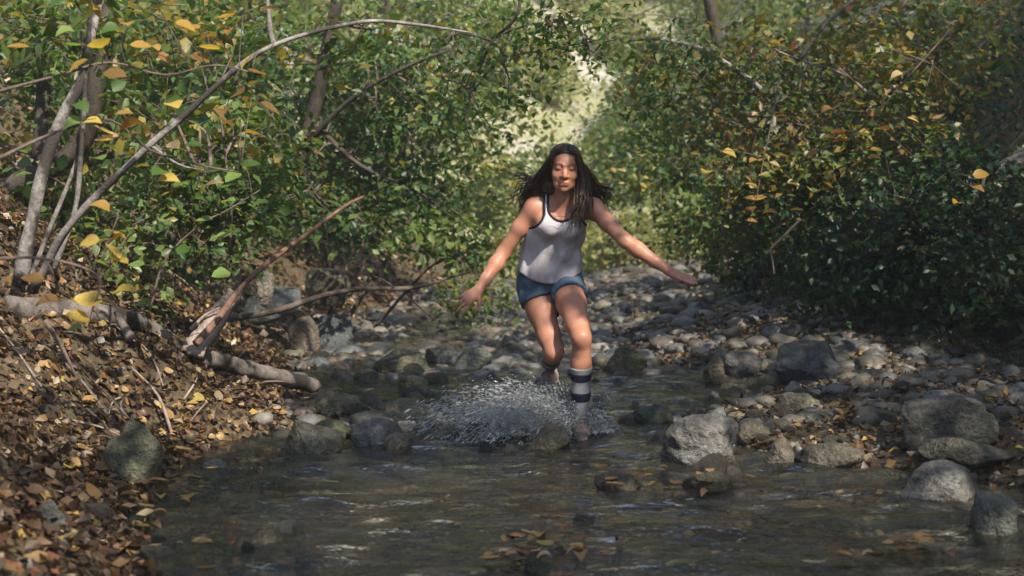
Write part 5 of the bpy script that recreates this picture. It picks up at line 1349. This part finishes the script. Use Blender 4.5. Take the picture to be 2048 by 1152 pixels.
def shoe(an, toe, heel, up):
    f = Field(np.minimum(np.minimum(an, toe), heel) - .09, np.maximum(np.maximum(an, toe), heel) + .09)
    f.chain([an, (an + toe) / 2, toe], [.045, .045, .034], .02); f.cone(heel, (heel + toe) / 2, .038, .042, .02); f.cone(an, heel, .045, .038, .02)
    up = unit(np.array(up, float)); PT = f.grid(tuple(slice(0, n) for n in f.n)); hgt = (PT - (toe - up * .026)) @ up
    b = f.a.copy(); f.a = np.maximum(b, -hgt.astype(np.float32)); V, F = f.surface(); V = relax(V, F, 1, .4); o = link('shoe', mesh_np('shoe', V - ROOT, F, M_SHOE), person)
    f.a = np.maximum(b - .004, np.maximum(hgt - .004, -(hgt + .016)).astype(np.float32)); V, F = f.surface(); link('sole', mesh_np('sole', V - ROOT, F, M_SOLE), o)
    lc = (an + toe) / 2 + up * .043
    ax = unit(toe - an); sd = np.cross(ax, up)
    T_ = [tube([lc + ax * d - sd * .022, lc + ax * d + up * .006, lc + ax * d + sd * .022], .003, .003, 5, subdiv=3) for d in (-.02, 0, .02)]
    V, F = merge([(v - ROOT, q_, t_) for v, q_, t_ in T_]); link('lace', mesh_np('lace', V, F, M_SOCK), o)
shoe(J['anR'] + np.array([0, .0, -.0]), toeR, heelR + np.array([0, 0, .02]), np.array([0, -1.0, -.25]))
shoe(J['anL'] + np.array([0, 0, -.01]), toeL, heelL, np.array([0, .05, 1]))

# ---- hair
rh = np.random.default_rng(4)
hair = []
Hc = Field(HC - .17, HC + .17)
Hc.ell(hp_(0, -.022, .028), (.087, .104, .101), .02, RH); Hc.cone(hp_(-.05, -.05, -.04), hp_(-.07, -.05, -.10), .05, .05, .05); Hc.cone(hp_(.05, -.05, -.04), hp_(.07, -.05, -.10), .05, .05, .05)
PT = Hc.grid(tuple(slice(0, n) for n in Hc.n)); ql = (PT - HC) @ RH
facecut = np.minimum(np.minimum(ql[..., 1] - .012, .070 - .06 * ql[..., 1] - np.abs(ql[..., 0])), .088 - ql[..., 2] - .25 * np.abs(ql[..., 0]))
Hc.a = np.maximum(Hc.a + (.004 * noise(PT * 40, 2)).astype(np.float32), facecut.astype(np.float32)); Vc, Fc = Hc.surface(); Vc = relax(Vc, Fc, 1, .4)
hairo = link('hair', mesh_np('hair', Vc - ROOT, Fc, M_HAIR), person)
def lock(side, f, flyaway=False, n=15):
    """f 0 inner .. 1 outer; a lock of strands sharing a path"""
    L = lambda a, b: a + (b - a) * f
    if side < 0: jx, jy, tx, ty = L(1098, 1071), L(372, 360), L(1092, 1036), L(436, 412)
    else: jx, jy, tx, ty = L(1160, 1187), L(372, 360), L(1146, 1204), L(436, 412)
    tx += rh.normal(0, 9); ty += rh.normal(0, 12)
    if flyaway: tx, ty = (rh.uniform(1012, 1045), rh.uniform(335, 400)) if side < 0 else (rh.uniform(1205, 1240), rh.uniform(380, 425))
    dep = (7.47 + .08 * f if side < 0 or f > .38 else 7.325) + rh.uniform(-.012, .03)
    if side < 0 and f < .12: dep = 7.36
    ph = .95 - 1.5 * f + rh.normal(0, .12)
    root = hp_(side * .012, .02 + ph * .055, .121 - .020 * ph * ph)
    tem = hp_(side * (.070 + .012 * f), .020 + ph * .040, .045 - .01 * f)
    jaw = at(jx, jy, min(dep, 7.42) + .03); tip = at(tx, ty, dep + (.02 if f > .4 else -.015))
    mid = (jaw * .55 + tip * .45) + np.array([side * .012 * (1 - f) + rh.normal(0, .014), rh.normal(0, .01), .008 + rh.normal(0, .008)])
    out = []
    for q in range(n if not flyaway else 4):
        w = rh.normal(0, 1, (3,)); wv = rh.uniform(0, 6.28)
        pts = [root + hx * side * abs(rh.normal(0, .012)) + w * .003, (root + tem) / 2 + hx * side * .016 + hu * .016 + w * .004, tem + w * .006, jaw + w * .012, mid + w * .014 + rh.normal(0, .007, 3), (mid + tip) / 2 + w * .015 + rh.normal(0, .009, 3), tip + w * .017 + rh.normal(0, .014, 3) - np.array([0, 0, rh.uniform(-.03, .03)])]
        out.append(tube(np.array(pts) - ROOT, 0, 0, 4, subdiv=4, prof=([0, .3, .75, 1], [.0026, .0030, .0022, .0005])))
    return out
for k in range(20):
    hair += lock(-1, .14 + .86 * (k + .5) / 24) + lock(1, (k + .5) / 24)
for k in range(16): hair += lock(-1, rh.uniform(.6, 1), True)
for k in range(10): hair += lock(1, rh.uniform(.6, 1), True)
for k in range(160):                                  # back of the head
    s_ = rh.uniform(-1, 1); root = hp_(s_ * .05, -.06, .105 - abs(s_) * .02)
    hair.append(tube(np.array([root, hp_(s_ * .085, -.125, .02), hp_(s_ * .10, -.125, -.09), hp_(s_ * .12 + rh.normal(0, .02), -.13, -.15 + rh.normal(0, .02)), hp_(s_ * .16 + rh.normal(0, .03), -.14, -.19 + rh.normal(0, .03))]) - ROOT, 0, 0, 4, subdiv=3, prof=([0, .3, .75, 1], [.003, .005, .004, .001])))
V, F = merge(hair); link('strands', mesh_np('strands', V, F, M_HAIR), hairo, kind='stuff')

# ------------------------------------------------------------------ splash
rs = np.random.default_rng(9)
n = 24000
V0 = np.array([[1, 0, 0], [-1, 0, 0], [0, 1, 0], [0, -1, 0], [0, 0, 1], [0, 0, -1.0]]); F0 = np.array([[0, 2, 4], [2, 1, 4], [1, 3, 4], [3, 0, 4], [2, 0, 5], [1, 2, 5], [3, 1, 5], [0, 3, 5]])
nj = 90                                             # separate jets, each a short parabola
ja = np.where(rs.random(nj) < .82, rs.normal(math.pi, .6, nj), rs.uniform(0, 6.28, nj)); je = np.clip(rs.normal(.42, .24, nj), .10, 1.1); jr = rs.uniform(.3, .95, nj)
jr = np.where(np.cos(ja) > -.3, jr * .3, jr)
jj = rs.integers(0, nj, n); t = rs.beta(1.5, 1.1, n)
ang = ja[jj] + rs.normal(0, .16, n); el = je[jj]
d = .03 + jr[jj] * t; z = np.tan(el) * jr[jj] * t * (1.02 - t) * 1.15 + rs.normal(0, .022, n) * (1 + 2 * t)
z = np.minimum(z, .24 + rs.normal(0, .03, n)); tt = t * .3
P = np.stack([FOOT[0] + .02 + np.cos(ang) * d, FOOT[1] + np.sin(ang) * d * .8 + .05, np.maximum(z, .004)], -1)
sz = rs.gamma(1.3, .00095, n) + .0008
vel = unit(np.stack([np.cos(ang) * np.cos(el), np.sin(ang) * np.cos(el), np.sin(el) - tt * 3], -1))
L = V0[None] * sz[:, None, None]
L = L + (np.sum(L * vel[:, None], -1) * np.where(rs.random(n) < .35, rs.uniform(3, 9, n), rs.uniform(.2, 2, n))[:, None])[..., None] * vel[:, None]
V = (L + P[:, None]).reshape(-1, 3); F = (F0[None] + (np.arange(n) * len(V0))[:, None, None]).reshape(-1, 3)
# ragged sheets of water thrown up by the foot
parts = [(V, F)]; off = len(V)
for q in range(9):
    a0 = rs.normal(math.pi, .5); r0 = rs.uniform(.08, .62); hgt = rs.uniform(.2, .5) * (.06 + .85 * r0 * max(.9 - r0, .1)); w = rs.uniform(.10, .30)
    g = 14; uu, vv = np.meshgrid(np.linspace(-1, 1, g), np.linspace(0, 1, g), indexing='ij')
    aa = a0 + uu * w / r0 * .5; top = 1 - .55 * uu ** 2 + .35 * noise(np.stack([uu * 3 + q, uu * 0], -1), q)
    rr = r0 + vv * .10 + .02 * noise(np.stack([uu * 2 + q, vv * 2], -1), 4)
    S = np.stack([FOOT[0] + np.cos(aa) * rr, FOOT[1] + .05 + np.sin(aa) * rr * .7, vv * hgt * np.maximum(top, .1) + .004 * noise(np.stack([uu * 6, vv * 6 + q], -1), 2)], -1).reshape(-1, 3)
    i = (np.arange(g - 1)[:, None] * g + np.arange(g - 1)[None]).ravel()
    hole = noise(np.stack([uu * 2.6 + q * 3, vv * 2.6], -1), 7)[:-1, :-1].ravel() > .12 - vv[:-1, :-1].ravel() * .4
    qd = np.stack([i, i + g, i + g + 1, i + 1], -1)[~hole]
    tr_ = np.vstack([qd[:, [0, 1, 2]], qd[:, [0, 2, 3]]]); parts.append((S, tr_ + off)); off += len(S)
V = np.vstack([p_[0] for p_ in parts]); F = np.vstack([p_[1] for p_ in parts])
link('water_splash', mesh_np('water_splash', V, F, M_SPRAY), label='fan of spray thrown up around the foot of the running person', cat='splash', kind='stuff')

# white water spilling beside stones
def foam(px, py, w, h, n, label, seed):
    r = np.random.default_rng(seed); c = on_z(px, py, .02); s = r.gamma(1.5, .0013, n) + .0012
    P = np.stack([c[0] + r.normal(0, w, n), c[1] + r.normal(0, h, n), np.abs(r.normal(0, .022, n)) + .002], -1)
    P[:, 2] += (P[:, 0] - c[0]) * .45 * (w > .05); P[:, 2] = np.clip(P[:, 2], .002, .09)
    V = (V0[None] * (s[:, None] * np.array([[1.5, 1.0, .8]]))[:, None] + P[:, None]).reshape(-1, 3); F = (F0[None] + (np.arange(n) * len(V0))[:, None, None]).reshape(-1, 3)
    m = M_SPRAY
    link('white_water', mesh_np('white_water', V, F, m), label=label, cat='white water', kind='stuff')
foam(1208, 716, .07, .09, 900, 'white water tumbling beside the mossy stone right of the person', 1)
foam(1300, 612, .14, .12, 160, 'glints of white water in the riffle right of her hip', 2)

# ------------------------------------------------------------------ haze
M_HAZE, nt, out = new_mat('forest_haze')
hv = N(nt, 'ShaderNodeVolumePrincipled'); hv.inputs['Color'].default_value = (.92, .96, 1.0, 1); hv.inputs['Density'].default_value = .0028; hv.inputs['Anisotropy'].default_value = .2
nt.links.new(hv.outputs[0], out.inputs['Volume'])
x0, x1, y0, y1, z0, z1 = -50, 50, -30, 100, float(GZ.min()) - 1.0, float(GZ.max()) + 3.0
hb_ = np.array([[x, y, z] for x in (x0, x1) for y in (y0, y1) for z in (z0, z1)], float)
hf_ = np.array([[0, 1, 3, 2], [4, 6, 7, 5], [0, 4, 5, 1], [2, 3, 7, 6], [0, 2, 6, 4], [1, 5, 7, 3]])
link('haze', mesh_np('haze', hb_, hf_, M_HAZE, smooth=False), label='pale sunlit haze in the air along the stream', cat='haze', kind='stuff')
